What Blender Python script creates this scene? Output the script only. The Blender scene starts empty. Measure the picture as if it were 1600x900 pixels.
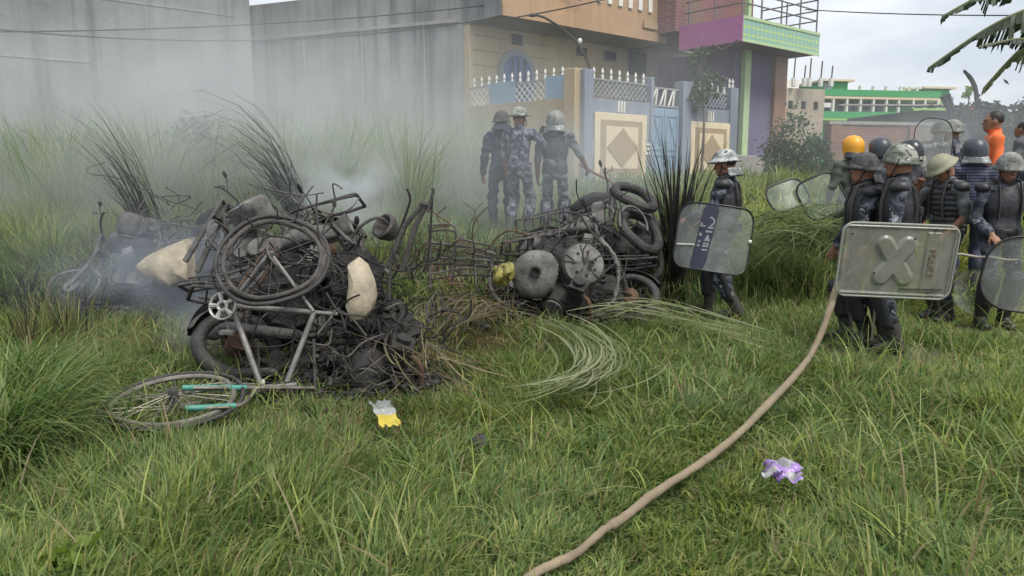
import bpy, math, random
import numpy as np
from mathutils import Vector, Matrix, Euler
R = math.radians
random.seed(7); RNG = np.random.default_rng(11)
scene = bpy.context.scene
COL = scene.collection

# ---------------------------------------------------------------- camera, sky, sun, exposure
FPX, PITCH, CAMH = 1164.0, R(8.55), 1.5
cam_data = bpy.data.cameras.new('camera'); cam_data.sensor_width = 36.0
cam_data.lens = 36.0*FPX/1600.0; cam_data.clip_end = 2000.0; cam_data.clip_start = 0.05
cam = bpy.data.objects.new('camera', cam_data); COL.objects.link(cam)
cam.location = (0, 0, CAMH); cam.rotation_euler = (R(90)-PITCH, 0, 0)
scene.camera = cam

SUN_EL, SUN_AZ = R(60), R(140)      # azimuth from +Y towards +X
world = bpy.data.worlds.new('World'); scene.world = world; world.use_nodes = True
wn, wl = world.node_tree.nodes, world.node_tree.links
for n in list(wn): wn.remove(n)
w_out = wn.new('ShaderNodeOutputWorld'); w_bg = wn.new('ShaderNodeBackground')
w_sky = wn.new('ShaderNodeTexSky'); w_sky.sky_type = 'NISHITA'; w_sky.sun_disc = False
w_sky.sun_elevation = SUN_EL; w_sky.sun_rotation = SUN_AZ; w_sky.dust_density = 4.0; w_sky.air_density = 1.2
w_tc = wn.new('ShaderNodeTexCoord'); w_map = wn.new('ShaderNodeMapping'); w_map.inputs['Scale'].default_value = (1.0, 1.0, 3.2)
w_noise = wn.new('ShaderNodeTexNoise'); w_noise.inputs['Scale'].default_value = 2.6; w_noise.inputs['Detail'].default_value = 6; w_noise.inputs['Roughness'].default_value = .55
w_ramp = wn.new('ShaderNodeValToRGB')
w_ramp.color_ramp.elements[0].position = .36; w_ramp.color_ramp.elements[0].color = (5.0, 5.5, 6.1, 1)
w_ramp.color_ramp.elements[1].position = .66; w_ramp.color_ramp.elements[1].color = (8.2, 8.35, 8.5, 1)
w_mix = wn.new('ShaderNodeMix'); w_mix.data_type = 'RGBA'; w_mix.inputs['Factor'].default_value = .86
wl.new(w_tc.outputs['Generated'], w_map.inputs['Vector']); wl.new(w_map.outputs['Vector'], w_noise.inputs['Vector'])
wl.new(w_noise.outputs['Fac'], w_ramp.inputs['Fac'])
wl.new(w_sky.outputs['Color'], w_mix.inputs['A']); wl.new(w_ramp.outputs['Color'], w_mix.inputs['B'])
wl.new(w_mix.outputs['Result'], w_bg.inputs['Color']); w_bg.inputs['Strength'].default_value = 0.06
wl.new(w_bg.outputs['Background'], w_out.inputs['Surface'])

sun_d = bpy.data.lights.new('sun', 'SUN'); sun_d.energy = 1.5; sun_d.angle = R(24); sun_d.color = (1.0, .95, .87)
sun = bpy.data.objects.new('sun', sun_d); COL.objects.link(sun)
sd = Vector((math.sin(SUN_AZ)*math.cos(SUN_EL), math.cos(SUN_AZ)*math.cos(SUN_EL), math.sin(SUN_EL)))
sun.rotation_euler = sd.to_track_quat('Z', 'Y').to_euler(); sun.location = sd*60

vs = scene.view_settings; vs.view_transform = 'Standard'; vs.look = 'None'; vs.gamma = 1.0; vs.use_curve_mapping = False
vs.exposure = 1.32
scene.render.engine = 'CYCLES'
cy = scene.cycles
cy.use_adaptive_sampling = True; cy.adaptive_threshold = .02; cy.use_denoising = True
cy.max_bounces = 5; cy.diffuse_bounces = 3; cy.glossy_bounces = 2; cy.transmission_bounces = 4
cy.transparent_max_bounces = 12; cy.volume_bounces = 1; cy.volume_step_rate = 1.6; cy.volume_max_steps = 128

# ---------------------------------------------------------------- helpers
def P(px, py, d):
    """world point on the sight line of photo pixel (px, py) at distance d along +Y"""
    a, b = (px-800)/FPX, (450-py)/FPX
    c, s = math.cos(PITCH), math.sin(PITCH)
    v = Vector((a, c+b*s, -s+b*c)); return Vector((0, 0, CAMH)) + v*(d/v.y)
def X(px, d): return P(px, 275, d).x
def Z(py, d): return P(800, py, d).z
def sstep(a, b, x):
    t = np.clip((x-a)/(b-a), 0, 1); return t*t*(3-2*t)
_ph = np.random.default_rng(3).uniform(0, 6.28, (8, 3)); _fr = np.random.default_rng(4).normal(0, 1, (8, 2))
def nz(x, y, s=1.0):
    """cheap smooth 2-D noise, about -1..1"""
    v = 0
    for k in range(8):
        v = v + np.sin((_fr[k, 0]*x + _fr[k, 1]*y)*s*(1+.35*k) + _ph[k, 0] + 1.5*np.sin((_fr[k, 1]*x-_fr[k, 0]*y)*s*.7+_ph[k, 1]))/(1+.35*k)
    return v/3.2
def terr(x, y):
    x = np.asarray(x, float); y = np.asarray(y, float)
    z = .65*sstep(7.7, 10.4, y) + .6*sstep(11.5, 15.6, y)
    return z + .025*nz(x, y, 1.3)*sstep(1, 3, y)
def T(x, y): return float(terr(x, y))

def tag(o, label=None, cat=None, group=None, kind=None):
    if label: o['label'] = label
    if cat: o['category'] = cat
    if group: o['group'] = group
    if kind: o['kind'] = kind
    return o
def empty(name, loc, rz=0, label=None, cat=None, group=None):
    o = bpy.data.objects.new(name, None); COL.objects.link(o); o.empty_display_size = .1
    o.location = loc; o.rotation_euler = (0, 0, rz)
    return tag(o, label, cat, group)

class MB:
    def __init__(s): s.v = []; s.f = []; s.m = []; s.cur = 0
    def add(s, vs, fs):
        n = len(s.v); s.v.extend([tuple(p) for p in vs])
        s.f.extend([tuple(i+n for i in f) for f in fs]); s.m.extend([s.cur]*len(fs)); return s
    def box(s, c, size, rot=None):
        hx, hy, hz = size[0]/2, size[1]/2, size[2]/2; c = Vector(c)
        vs = [Vector((x, y, z)) for x in (-hx, hx) for y in (-hy, hy) for z in (-hz, hz)]
        if rot is not None: vs = [rot @ p for p in vs]
        return s.add([p+c for p in vs], [(0,1,3,2),(4,6,7,5),(0,4,5,1),(2,3,7,6),(0,2,6,4),(1,5,7,3)])
    def fbox(s, o, u, n, t0, t1, n0, n1, z0, z1):
        """box in a wall's own frame: along u, out along n, up z"""
        o = Vector((o[0], o[1], 0)); u = Vector((u[0], u[1], 0)); n = Vector((n[0], n[1], 0))
        vs = [o+u*t+n*q+Vector((0, 0, z)) for t in (t0, t1) for q in (n0, n1) for z in (z0, z1)]
        return s.add(vs, [(0,1,3,2),(4,6,7,5),(0,4,5,1),(2,3,7,6),(0,2,6,4),(1,5,7,3)])
    def tube(s, pts, r, seg=8, closed=False, caps=True, flat=1.0):
        pts = [Vector(p) for p in pts]; n = len(pts)
        rr = [r]*n if isinstance(r, (int, float)) else list(r)
        tang = []
        for i in range(n):
            a = pts[(i-1) % n] if (closed or i > 0) else pts[i]
            b = pts[(i+1) % n] if (closed or i < n-1) else pts[i]
            t = b-a; tang.append(t.normalized() if t.length > 1e-9 else Vector((0, 0, 1)))
        up = Vector((0, 0, 1)) if abs(tang[0].z) < .9 else Vector((1, 0, 0))
        nrm = (up - tang[0]*up.dot(tang[0])).normalized(); vs = []
        for i in range(n):
            nrm = nrm - tang[i]*nrm.dot(tang[i])
            nrm = nrm.normalized() if nrm.length > 1e-6 else tang[i].orthogonal().normalized()
            bn = tang[i].cross(nrm)
            for k in range(seg):
                a = 2*math.pi*k/seg; vs.append(pts[i]+nrm*(math.cos(a)*rr[i]*flat)+bn*(math.sin(a)*rr[i]))
        fs = []
        for i in range(n if closed else n-1):
            j = (i+1) % n
            for k in range(seg):
                l = (k+1) % seg; fs.append((i*seg+k, i*seg+l, j*seg+l, j*seg+k))
        if caps and not closed:
            fs.append(tuple(range(seg-1, -1, -1))); fs.append(tuple((n-1)*seg+k for k in range(seg)))
        return s.add(vs, fs)
    def cyl(s, a, b, r, r2=None, seg=14): return s.tube([a, b], [r, r if r2 is None else r2], seg)
    def ring(s, c, ax, Rr, r, n=36, seg=8, flat=1.0, a0=0, a1=2*math.pi, wob=0):
        c = Vector(c); ax = Vector(ax).normalized(); u = ax.orthogonal().normalized(); w = ax.cross(u)
        full = abs(a1-a0-2*math.pi) < 1e-6; m = n if full else n+1
        pts = []
        for i in range(m):
            a = a0+(a1-a0)*i/n; q = 1+wob*math.sin(3*a+1)+wob*.6*math.sin(5*a)
            pts.append(c+(u*math.cos(a)+w*math.sin(a))*Rr*q+ax*(wob*Rr*1.3*math.sin(2*a)))
        return s.tube(pts, r, seg, closed=full, flat=flat)
    def lathe(s, prof, c, ax=(0, 0, 1), seg=20, cap=True):
        c = Vector(c); ax = Vector(ax).normalized(); u = ax.orthogonal().normalized(); w = ax.cross(u); vs = []; fs = []
        for (r, h) in prof:
            for k in range(seg):
                a = 2*math.pi*k/seg; vs.append(c+(u*math.cos(a)+w*math.sin(a))*r+ax*h)
        for i in range(len(prof)-1):
            for k in range(seg):
                l = (k+1) % seg; fs.append((i*seg+k, i*seg+l, (i+1)*seg+l, (i+1)*seg+k))
        if cap:
            fs.append(tuple(range(seg-1, -1, -1))); fs.append(tuple((len(prof)-1)*seg+k for k in range(seg)))
        return s.add(vs, fs)
    def prism(s, poly, o, u, v, n, th):
        o, u, v, n = Vector(o), Vector(u), Vector(v), Vector(n); k = len(poly)
        vs = [o+u*a+v*b for a, b in poly]+[o+u*a+v*b+n*th for a, b in poly]
        return s.add(vs, [tuple(range(k-1, -1, -1)), tuple(range(k, 2*k))]+[(i, (i+1) % k, k+(i+1) % k, k+i) for i in range(k)])
    def ell(s, c, rad, rot=None, nu=14, nv=9, lump=0):
        vs = []; fs = []; c = Vector(c); ph = random.random()*6
        for j in range(nv+1):
            t = math.pi*j/nv
            for i in range(nu):
                a = 2*math.pi*i/nu; q = 1+lump*(math.sin(3*a+ph+2*t)+math.sin(4*t+2*a+ph))
                p = Vector((rad[0]*math.sin(t)*math.cos(a)*q, rad[1]*math.sin(t)*math.sin(a)*q, rad[2]*math.cos(t)*q))
                if rot is not None: p = rot @ p
                vs.append(c+p)
        for j in range(nv):
            for i in range(nu):
                k = (i+1) % nu; fs.append((j*nu+i, (j+1)*nu+i, (j+1)*nu+k, j*nu+k))
        return s.add(vs, fs)
    def jitter(s, amt):
        s.v = [(x+random.gauss(0, amt), y+random.gauss(0, amt), z+random.gauss(0, amt)) for x, y, z in s.v]; return s
    def mesh(s, name, off=None):
        me = bpy.data.meshes.new(name); v = s.v
        if off is not None: v = [(x-off[0], y-off[1], z-off[2]) for x, y, z in v]
        me.from_pydata(v, [], s.f); return me
    def build(s, name, mats, parent=None, world=True, smooth=True, bevel=0):
        off = None
        if parent is not None and world:
            off = Vector(parent.location)
            if parent.parent is not None: off = off + Vector(parent.parent.location)
        me = s.mesh(name, off)
        if not isinstance(mats, (list, tuple)): mats = [mats]
        for m in mats: me.materials.append(m)
        if len(mats) > 1: me.polygons.foreach_set('material_index', s.m)
        o = bpy.data.objects.new(name, me); COL.objects.link(o)
        if smooth:
            me.polygons.foreach_set('use_smooth', [True]*len(me.polygons)); me.set_sharp_from_angle(angle=R(42))
        if parent is not None: o.parent = parent
        if bevel:
            b = o.modifiers.new('bevel', 'BEVEL'); b.width = bevel; b.segments = 2; b.limit_method = 'ANGLE'
        me.update(); return o

def np_mesh(name, V, F, mats, parent=None, smooth=True, matidx=None, color=None):
    """V (n,3), F list of int arrays (k,3)/(k,4)"""
    me = bpy.data.meshes.new(name)
    me.vertices.add(len(V)); me.vertices.foreach_set('co', np.ascontiguousarray(V, np.float32).ravel())
    ls = np.concatenate([f.ravel() for f in F]); tot = np.concatenate([np.full(len(f), f.shape[1]) for f in F])
    st = np.concatenate([[0], np.cumsum(tot)[:-1]])
    me.loops.add(len(ls)); me.polygons.add(len(tot))
    me.loops.foreach_set('vertex_index', ls.astype(np.int32)); me.polygons.foreach_set('loop_start', st.astype(np.int32))
    if smooth: me.polygons.foreach_set('use_smooth', np.ones(len(tot), bool))
    if not isinstance(mats, (list, tuple)): mats = [mats]
    for m in mats: me.materials.append(m)
    if matidx is not None: me.polygons.foreach_set('material_index', np.asarray(matidx, np.int32))
    if color is not None:
        a = me.color_attributes.new('tint', 'FLOAT_COLOR', 'POINT')
        a.data.foreach_set('color', np.ascontiguousarray(np.c_[color, np.ones(len(color))], np.float32).ravel())
    me.update(calc_edges=True); me.validate()
    o = bpy.data.objects.new(name, me); COL.objects.link(o)
    if parent is not None: o.parent = parent
    return o

# ---------------------------------------------------------------- materials
MATS = {}
def mat(name, col=(.5, .5, .5), rough=.7, metal=0, var=0, vscale=6, col2=None, bump=0, bscale=40, spec=.5, c2amt=.5, stretch=None, detail=6):
    """plain procedural: a base colour broken by noise towards col2, with fine relief"""
    if name in MATS: return MATS[name]
    m = bpy.data.materials.new(name); m.use_nodes = True; MATS[name] = m
    nt = m.node_tree; N, L = nt.nodes, nt.links; b = N['Principled BSDF']
    b.inputs['Roughness'].default_value = rough; b.inputs['Metallic'].default_value = metal
    b.inputs['Specular IOR Level'].default_value = spec
    b.inputs['Base Color'].default_value = (*col, 1)
    tc = N.new('ShaderNodeTexCoord'); src = tc.outputs['Object']
    if stretch:
        mp = N.new('ShaderNodeMapping'); mp.inputs['Scale'].default_value = stretch; L.new(src, mp.inputs['Vector']); src = mp.outputs['Vector']
    if col2 is not None:
        no = N.new('ShaderNodeTexNoise'); no.inputs['Scale'].default_value = vscale; no.inputs['Detail'].default_value = detail; no.inputs['Roughness'].default_value = .6
        L.new(src, no.inputs['Vector'])
        rp = N.new('ShaderNodeValToRGB'); rp.color_ramp.elements[0].position = max(0, .5-.22+(.5-c2amt)*.5); rp.color_ramp.elements[1].position = min(1, .5+.22+(.5-c2amt)*.5)
        rp.color_ramp.elements[0].color = (*col, 1); rp.color_ramp.elements[1].color = (*col2, 1)
        L.new(no.outputs['Fac'], rp.inputs['Fac']); L.new(rp.outputs['Color'], b.inputs['Base Color'])
    if bump:
        n2 = N.new('ShaderNodeTexNoise'); n2.inputs['Scale'].default_value = bscale; n2.inputs['Detail'].default_value = 5
        L.new(tc.outputs['Object'], n2.inputs['Vector'])
        bp = N.new('ShaderNodeBump'); bp.inputs['Strength'].default_value = bump; bp.inputs['Distance'].default_value = .02
        L.new(n2.outputs['Fac'], bp.inputs['Height']); L.new(bp.outputs['Normal'], b.inputs['Normal'])
    return m

def camo(name, cols, scale=7, rough=.8):
    m = bpy.data.materials.new(name); m.use_nodes = True; N, L = m.node_tree.nodes, m.node_tree.links; b = N['Principled BSDF']
    b.inputs['Roughness'].default_value = rough
    tc = N.new('ShaderNodeTexCoord'); no = N.new('ShaderNodeTexNoise'); no.inputs['Scale'].default_value = scale; no.inputs['Detail'].default_value = 2.5
    no.inputs['Distortion'].default_value = .6
    rp = N.new('ShaderNodeValToRGB'); rp.color_ramp.interpolation = 'CONSTANT'; e = rp.color_ramp.elements
    pos = [0, .42, .52, .60, .66][:len(cols)]
    e[0].position = 0; e[0].color = (*cols[0], 1); e[1].position = pos[1]; e[1].color = (*cols[1], 1)
    for q, c in zip(pos[2:], cols[2:]): x = e.new(q); x.color = (*c, 1)
    L.new(tc.outputs['Object'], no.inputs['Vector']); L.new(no.outputs['Fac'], rp.inputs['Fac']); L.new(rp.outputs['Color'], b.inputs['Base Color'])
    n2 = N.new('ShaderNodeTexNoise'); n2.inputs['Scale'].default_value = 22; L.new(tc.outputs['Object'], n2.inputs['Vector'])
    bp = N.new('ShaderNodeBump'); bp.inputs['Strength'].default_value = .35; bp.inputs['Distance'].default_value = .02
    L.new(n2.outputs['Fac'], bp.inputs['Height']); L.new(bp.outputs['Normal'], b.inputs['Normal'])
    return m

def wall_mat(name, col, stain, streak=.6, scale=.5, course=0):
    """weathered cement plaster: broad blotches, vertical rain streaks, faint casting lines"""
    m = bpy.data.materials.new(name); m.use_nodes = True; N, L = m.node_tree.nodes, m.node_tree.links; b = N['Principled BSDF']
    b.inputs['Roughness'].default_value = .92; b.inputs['Specular IOR Level'].default_value = .2
    tc = N.new('ShaderNodeTexCoord')
    def noise(sc, stretch, det=6, ro=.6):
        mp = N.new('ShaderNodeMapping'); mp.inputs['Scale'].default_value = stretch; L.new(tc.outputs['Object'], mp.inputs['Vector'])
        n = N.new('ShaderNodeTexNoise'); n.inputs['Scale'].default_value = sc; n.inputs['Detail'].default_value = det; n.inputs['Roughness'].default_value = ro
        L.new(mp.outputs['Vector'], n.inputs['Vector']); return n.outputs['Fac']
    a = noise(scale, (1, 1, 1)); s = noise(3.2, (1, 1, .06), 5); g = noise(9, (1, 1, 1), 8, .7)
    def ramp(x, p0, p1):
        r = N.new('ShaderNodeMapRange'); r.inputs['From Min'].default_value = p0; r.inputs['From Max'].default_value = p1; L.new(x, r.inputs['Value']); return r.outputs['Result']
    def mix(f, A, B):
        q = N.new('ShaderNodeMix'); q.data_type = 'RGBA'; L.new(f, q.inputs['Factor'])
        for k, v in (('A', A), ('B', B)):
            if isinstance(v, tuple): q.inputs[k].default_value = (*v, 1)
            else: L.new(v, q.inputs[k])
        return q.outputs['Result']
    def mul(x, k):
        q = N.new('ShaderNodeMath'); q.operation = 'MULTIPLY'; L.new(x, q.inputs[0]); q.inputs[1].default_value = k; return q.outputs[0]
    c = mix(mul(ramp(a, .35, .68), .7), col, stain)
    c = mix(mul(ramp(s, .50, .72), streak), c, tuple(x*.62 for x in stain))
    c = mix(mul(ramp(s, .42, .28), streak*.5), c, tuple(min(1, x*1.35) for x in col))
    c = mix(mul(ramp(g, .45, .75), .3), c, tuple(x*.7 for x in stain))
    L.new(c, b.inputs['Base Color'])
    bp = N.new('ShaderNodeBump'); bp.inputs['Strength'].default_value = .4; bp.inputs['Distance'].default_value = .02
    L.new(g, bp.inputs['Height']); L.new(bp.outputs['Normal'], b.inputs['Normal'])
    return m

M_wallA = wall_mat('grey_render_a', (.25, .255, .26), (.085, .09, .095), .95, .8)
M_wallB = wall_mat('grey_render_b', (.30, .305, .31), (.12, .125, .13), .95, .8)
M_cream = wall_mat('cream_paint', (.55, .45, .29), (.40, .33, .23), .45, .8)
M_orange = wall_mat('orange_paint', (.43, .285, .175), (.33, .23, .15), .5, .8)
M_tan = wall_mat('tan_paint', (.40, .30, .17), (.32, .25, .15), .3, .8)
M_bluegrey = wall_mat('bluegrey_paint', (.23, .26, .32), (.155, .18, .23), .55, .9)
M_concrete = wall_mat('bare_concrete', (.34, .33, .31), (.22, .21, .20), .4, .9)
M_beige = wall_mat('beige_render', (.47, .41, .32), (.36, .32, .26), .35, .6)
M_white = mat('white_paint', (.72, .71, .66), .6, col2=(.58, .57, .53), vscale=5)
M_gate = mat('gate_blue', (.22, .32, .44), .5, col2=(.17, .26, .37), vscale=4, bump=.1)
M_pcream = mat('panel_cream', (.68, .57, .38), .7, col2=(.60, .50, .33), vscale=5)
M_ptan = mat('panel_tan', (.36, .26, .15), .7, col2=(.31, .225, .13), vscale=6)
M_purple = wall_mat('purple_paint', (.165, .14, .235), (.12, .105, .18), .5, .9)
M_pink = mat('pink_paint', (.40, .13, .31), .6, col2=(.33, .11, .26), vscale=4)
M_brown = mat('brown_paint', (.30, .17, .12), .7, col2=(.24, .14, .10), vscale=5)
M_limepost = mat('lime_paint', (.42, .55, .30), .6, col2=(.34, .46, .26), vscale=5)
M_soffit = mat('maroon_soffit', (.16, .09, .10), .8, col2=(.11, .07, .08), vscale=3)
M_dark = mat('dark_opening', (.02, .022, .028), .5)
M_blueshut = mat('blue_shutter', (.05, .12, .32), .5, col2=(.04, .09, .25), vscale=5)
M_greyframe = mat('grey_frame', (.26, .28, .31), .6, col2=(.2, .22, .25), vscale=5)
M_rail = mat('rail_metal', (.22, .21, .22), .45, .6, col2=(.14, .13, .13), vscale=8)
M_green = mat('green_paint', (.035, .33, .10), .6, col2=(.03, .26, .085), vscale=3)
M_lime = mat('lime_trim', (.30, .55, .13), .6, col2=(.24, .46, .12), vscale=3)
M_glass = mat('dark_glass', (.05, .065, .08), .12, spec=.8)
M_wire = mat('black_cable', (.02, .02, .02), .6)
M_rebar = mat('rebar', (.10, .06, .05), .8)

def brick_mat(name, c1, c2, mortar, sc=1.0):
    m = bpy.data.materials.new(name); m.use_nodes = True; N, L = m.node_tree.nodes, m.node_tree.links; b = N['Principled BSDF']; b.inputs['Roughness'].default_value = .9
    tc = N.new('ShaderNodeTexCoord'); mp = N.new('ShaderNodeMapping'); mp.inputs['Rotation'].default_value = (R(90), 0, 0)
    sx = N.new('ShaderNodeSeparateXYZ'); cx = N.new('ShaderNodeCombineXYZ'); ad = N.new('ShaderNodeMath')
    L.new(tc.outputs['Object'], sx.inputs[0]); L.new(sx.outputs['X'], ad.inputs[0]); L.new(sx.outputs['Y'], ad.inputs[1])
    L.new(ad.outputs[0], cx.inputs['X']); L.new(sx.outputs['Z'], cx.inputs['Y'])
    br = N.new('ShaderNodeTexBrick'); br.inputs['Scale'].default_value = sc; br.inputs['Color1'].default_value = (*c1, 1); br.inputs['Color2'].default_value = (*c2, 1); br.inputs['Mortar'].default_value = (*mortar, 1)
    br.inputs['Brick Width'].default_value = .25; br.inputs['Row Height'].default_value = .085; br.inputs['Mortar Size'].default_value = .008
    L.new(cx.outputs[0], br.inputs['Vector'])
    no = N.new('ShaderNodeTexNoise'); no.inputs['Scale'].default_value = 1.6; no.inputs['Detail'].default_value = 6; L.new(tc.outputs['Object'], no.inputs['Vector'])
    mx = N.new('ShaderNodeMix'); mx.data_type = 'RGBA'; mx.blend_type = 'MULTIPLY'; mx.inputs['Factor'].default_value = .6
    L.new(br.outputs['Color'], mx.inputs['A']); L.new(no.outputs['Color'], mx.inputs['B']); L.new(mx.outputs['Result'], b.inputs['Base Color'])
    bp = N.new('ShaderNodeBump'); bp.inputs['Strength'].default_value = .6; bp.inputs['Distance'].default_value = .01; bp.invert = True
    L.new(br.outputs['Fac'], bp.inputs['Height']); L.new(bp.outputs['Normal'], b.inputs['Normal'])
    return m
M_brick = brick_mat('brick_masonry', (.32, .16, .10), (.24, .13, .09), (.30, .27, .24))
M_brickred = brick_mat('brick_maroon', (.30, .12, .11), (.24, .10, .095), (.27, .23, .22))

def tile_mat():
    m = bpy.data.materials.new('glazed_tile'); m.use_nodes = True; N, L = m.node_tree.nodes, m.node_tree.links; b = N['Principled BSDF']; b.inputs['Roughness'].default_value = .25
    tc = N.new('ShaderNodeTexCoord'); sx = N.new('ShaderNodeSeparateXYZ'); L.new(tc.outputs['Object'], sx.inputs[0])
    def ma(op, a, b_=None, c=None):
        q = N.new('ShaderNodeMath'); q.operation = op
        for i, v in enumerate((a, b_, c)):
            if v is None: continue
            if isinstance(v, (int, float)): q.inputs[i].default_value = v
            else: L.new(v, q.inputs[i])
        return q.outputs[0]
    u = ma('MULTIPLY', ma('SQRT', ma('ADD', ma('MULTIPLY', sx.outputs['X'], sx.outputs['X']), ma('MULTIPLY', sx.outputs['Y'], sx.outputs['Y']))), 5.2)
    v = ma('MULTIPLY', sx.outputs['Z'], 5.2)
    d = ma('ADD', ma('ABSOLUTE', ma('SUBTRACT', ma('FRACT', u), .5)), ma('ABSOLUTE', ma('SUBTRACT', ma('FRACT', v), .5)))
    r = N.new('ShaderNodeValToRGB'); r.color_ramp.interpolation = 'CONSTANT'; e = r.color_ramp.elements
    e[0].position = 0; e[0].color = (.62, .62, .10, 1); e[1].position = .22; e[1].color = (.10, .38, .14, 1)
    for p, c in ((.42, (.55, .66, .50)), (.52, (.04, .20, .30)), (.70, (.35, .52, .30)), (.86, (.08, .35, .14))):
        x = e.new(p); x.color = (*c, 1)
    L.new(d, r.inputs['Fac']); L.new(r.outputs['Color'], b.inputs['Base Color'])
    return m
M_tile = tile_mat()
# ---------------------------------------------------------------- ground
def soil_mat():
    m = mat('soil', (.050, .055, .024), .95, col2=(.085, .075, .045), vscale=1.4, bump=.6, bscale=9)
    return m
def make_ground():
    ys = np.concatenate([np.linspace(-6, 2, 9), np.linspace(2.25, 20, 72), np.linspace(22, 60, 20), np.linspace(75, 400, 12)])
    xs = np.concatenate([np.linspace(-400, -26, 14), np.linspace(-24, 24, 97), np.linspace(26, 400, 14)])
    Xg, Yg = np.meshgrid(xs, ys); V = np.c_[Xg.ravel(), Yg.ravel(), terr(Xg, Yg).ravel()]
    nx = len(xs); i = np.arange((len(ys)-1)*(nx-1)); r, c = i//(nx-1), i % (nx-1)
    F = np.c_[r*nx+c, r*nx+c+1, (r+1)*nx+c+1, (r+1)*nx+c]
    g = np_mesh('ground', V, [F], soil_mat()); g['kind'] = 'structure'
make_ground()

# ---------------------------------------------------------------- houses
U = Vector((.77, .638, 0)).normalized(); NF = Vector((U.y, -U.x, 0))      # along the street fronts, and out towards the plot
def t_at(px, o, u):
    k = (px-800)/FPX*math.cos(PITCH)    # sight line x = k' * y near the horizon
    a = P(px, 275, 1.0).x
    return (a*o[1]-o[0])/(u[0]-a*u[1])
def along(o, u, t): return (o[0]+u[0]*t, o[1]+u[1]*t)

# --- tall grey building at the left
oA = (X(403, 19.0), 19.0)
bA = empty('grey_building', (oA[0], oA[1], 1.1), label='tall bare grey cement building at the far left edge', cat='building')
MB().fbox(oA, U, NF, -9.5, 0, -7, 0, 1.0, 8.6).build('wall', M_wallA, bA)
m = MB()
for t0, t1, z0, z1 in ((-9.5, -3.6, 3.92, 3.96), (-8.0, -5.2, 3.97, 4.03), (-7.2, -2.9, 5.86, 5.90), (-4.4, -.4, 5.30, 5.34), (-2.4, -2.36, 2.0, 8.0), (-5.9, -5.87, 1.5, 6.4)): m.fbox(oA, U, NF, t0, t1, .0, .015, z0, z1)
m.build('plaster_ridge', M_wallB, bA)
MB().fbox(oA, U, NF, -9.7, .15, -7.1, .18, 8.6, 8.75).build('roof_slab', M_concrete, bA)

# --- cream house with its grey side wall
C0 = Vector((X(735, 18.3), 18.3, 0)); SD = Vector((-.919, .394, 0))
C1 = C0+U*6.9; C3 = C0+SD*9.5; C2 = C1+SD*7
hB = empty('cream_house', (C0.x, C0.y, 1.2), label='cream and orange two storey house with grey rendered side wall', cat='house')
def poly_walls(pts, z0, z1):
    b = MB(); k = len(pts)
    vs = [(p.x, p.y, z0) for p in pts]+[(p.x, p.y, z1) for p in pts]
    b.add(vs, [(i, (i+1) % k, k+(i+1) % k, k+i) for i in range(k)]+[tuple(range(k, 2*k))]); return b
inn = SD*.02
b = poly_walls([C0+SD*.25, C3, C2, C1+SD*.25], 1.0, 6.02); b.build('side_wall', M_wallB, hB, smooth=False)
b = MB(); b.fbox(C0, U, NF, 0, 6.9, -.32, 0, 1.0, 5.06); b.build('front_wall', M_cream, hB)
# floor-line band and plaster ledge on the grey side
SN = Vector((-SD.y, SD.x, 0)); SN = SN if SN.y < 0 else -SN
MB().fbox(C0, SD, SN, .3, 9.5, .0, .05, 5.10, 5.18).build('floor_band', M_concrete, hB)
m = MB()
for k in range(5): m.fbox(C0, SD, SN, 1.2+k*1.8, 1.24+k*1.8, 0, .03, 1.2, 5.1)
m.build('plaster_joint', M_concrete, hB)
# balcony box that overhangs the front
m = MB(); m.fbox(C0, U, NF, 0.02, 5.75, -.3, 1.2, 5.06, 5.20); m.build('balcony_slab', M_concrete, hB)
m = MB(); m.fbox(C0, U, NF, .02, 5.75, 1.06, 1.2, 5.2, 6.75); m.fbox(C0, U, NF, 5.61, 5.75, -.3, 1.06, 5.2, 6.75)
m.fbox(C0, U, NF, .02, 5.75, 1.2, 1.23, 5.06, 5.30); par = m.build('parapet', M_orange, hB)
m = MB(); m.fbox(C0, U, NF, -.02, .0, -.3, 1.2, 5.06, 6.75); m.build('balcony_side', M_wallB, hB)
Q = C0+NF*1.2
for i, px in enumerate((821, 840, 862, 884, 902, 931, 947, 963, 978, 993, 1008)):
    t = t_at(px, Q, U); z0 = 5.78
    MB().fbox(Q, U, NF, t-.07, t+.07, .0, .04, z0, 6.6).build('white_bar', M_white, par, world=True)
MB().fbox(Q, U, NF, t_at(998, Q, U), t_at(1019, Q, U), .03, .06, 5.36, 5.55).build('drain_frame', M_tan, par)
# grooves across the cream front
for k in range(6):
    MB().fbox(C0, U, NF, .12, 2.6, .0, .012, 3.1+k*.34, 3.13+k*.34).build('plaster_groove', M_tan, hB)
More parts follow.
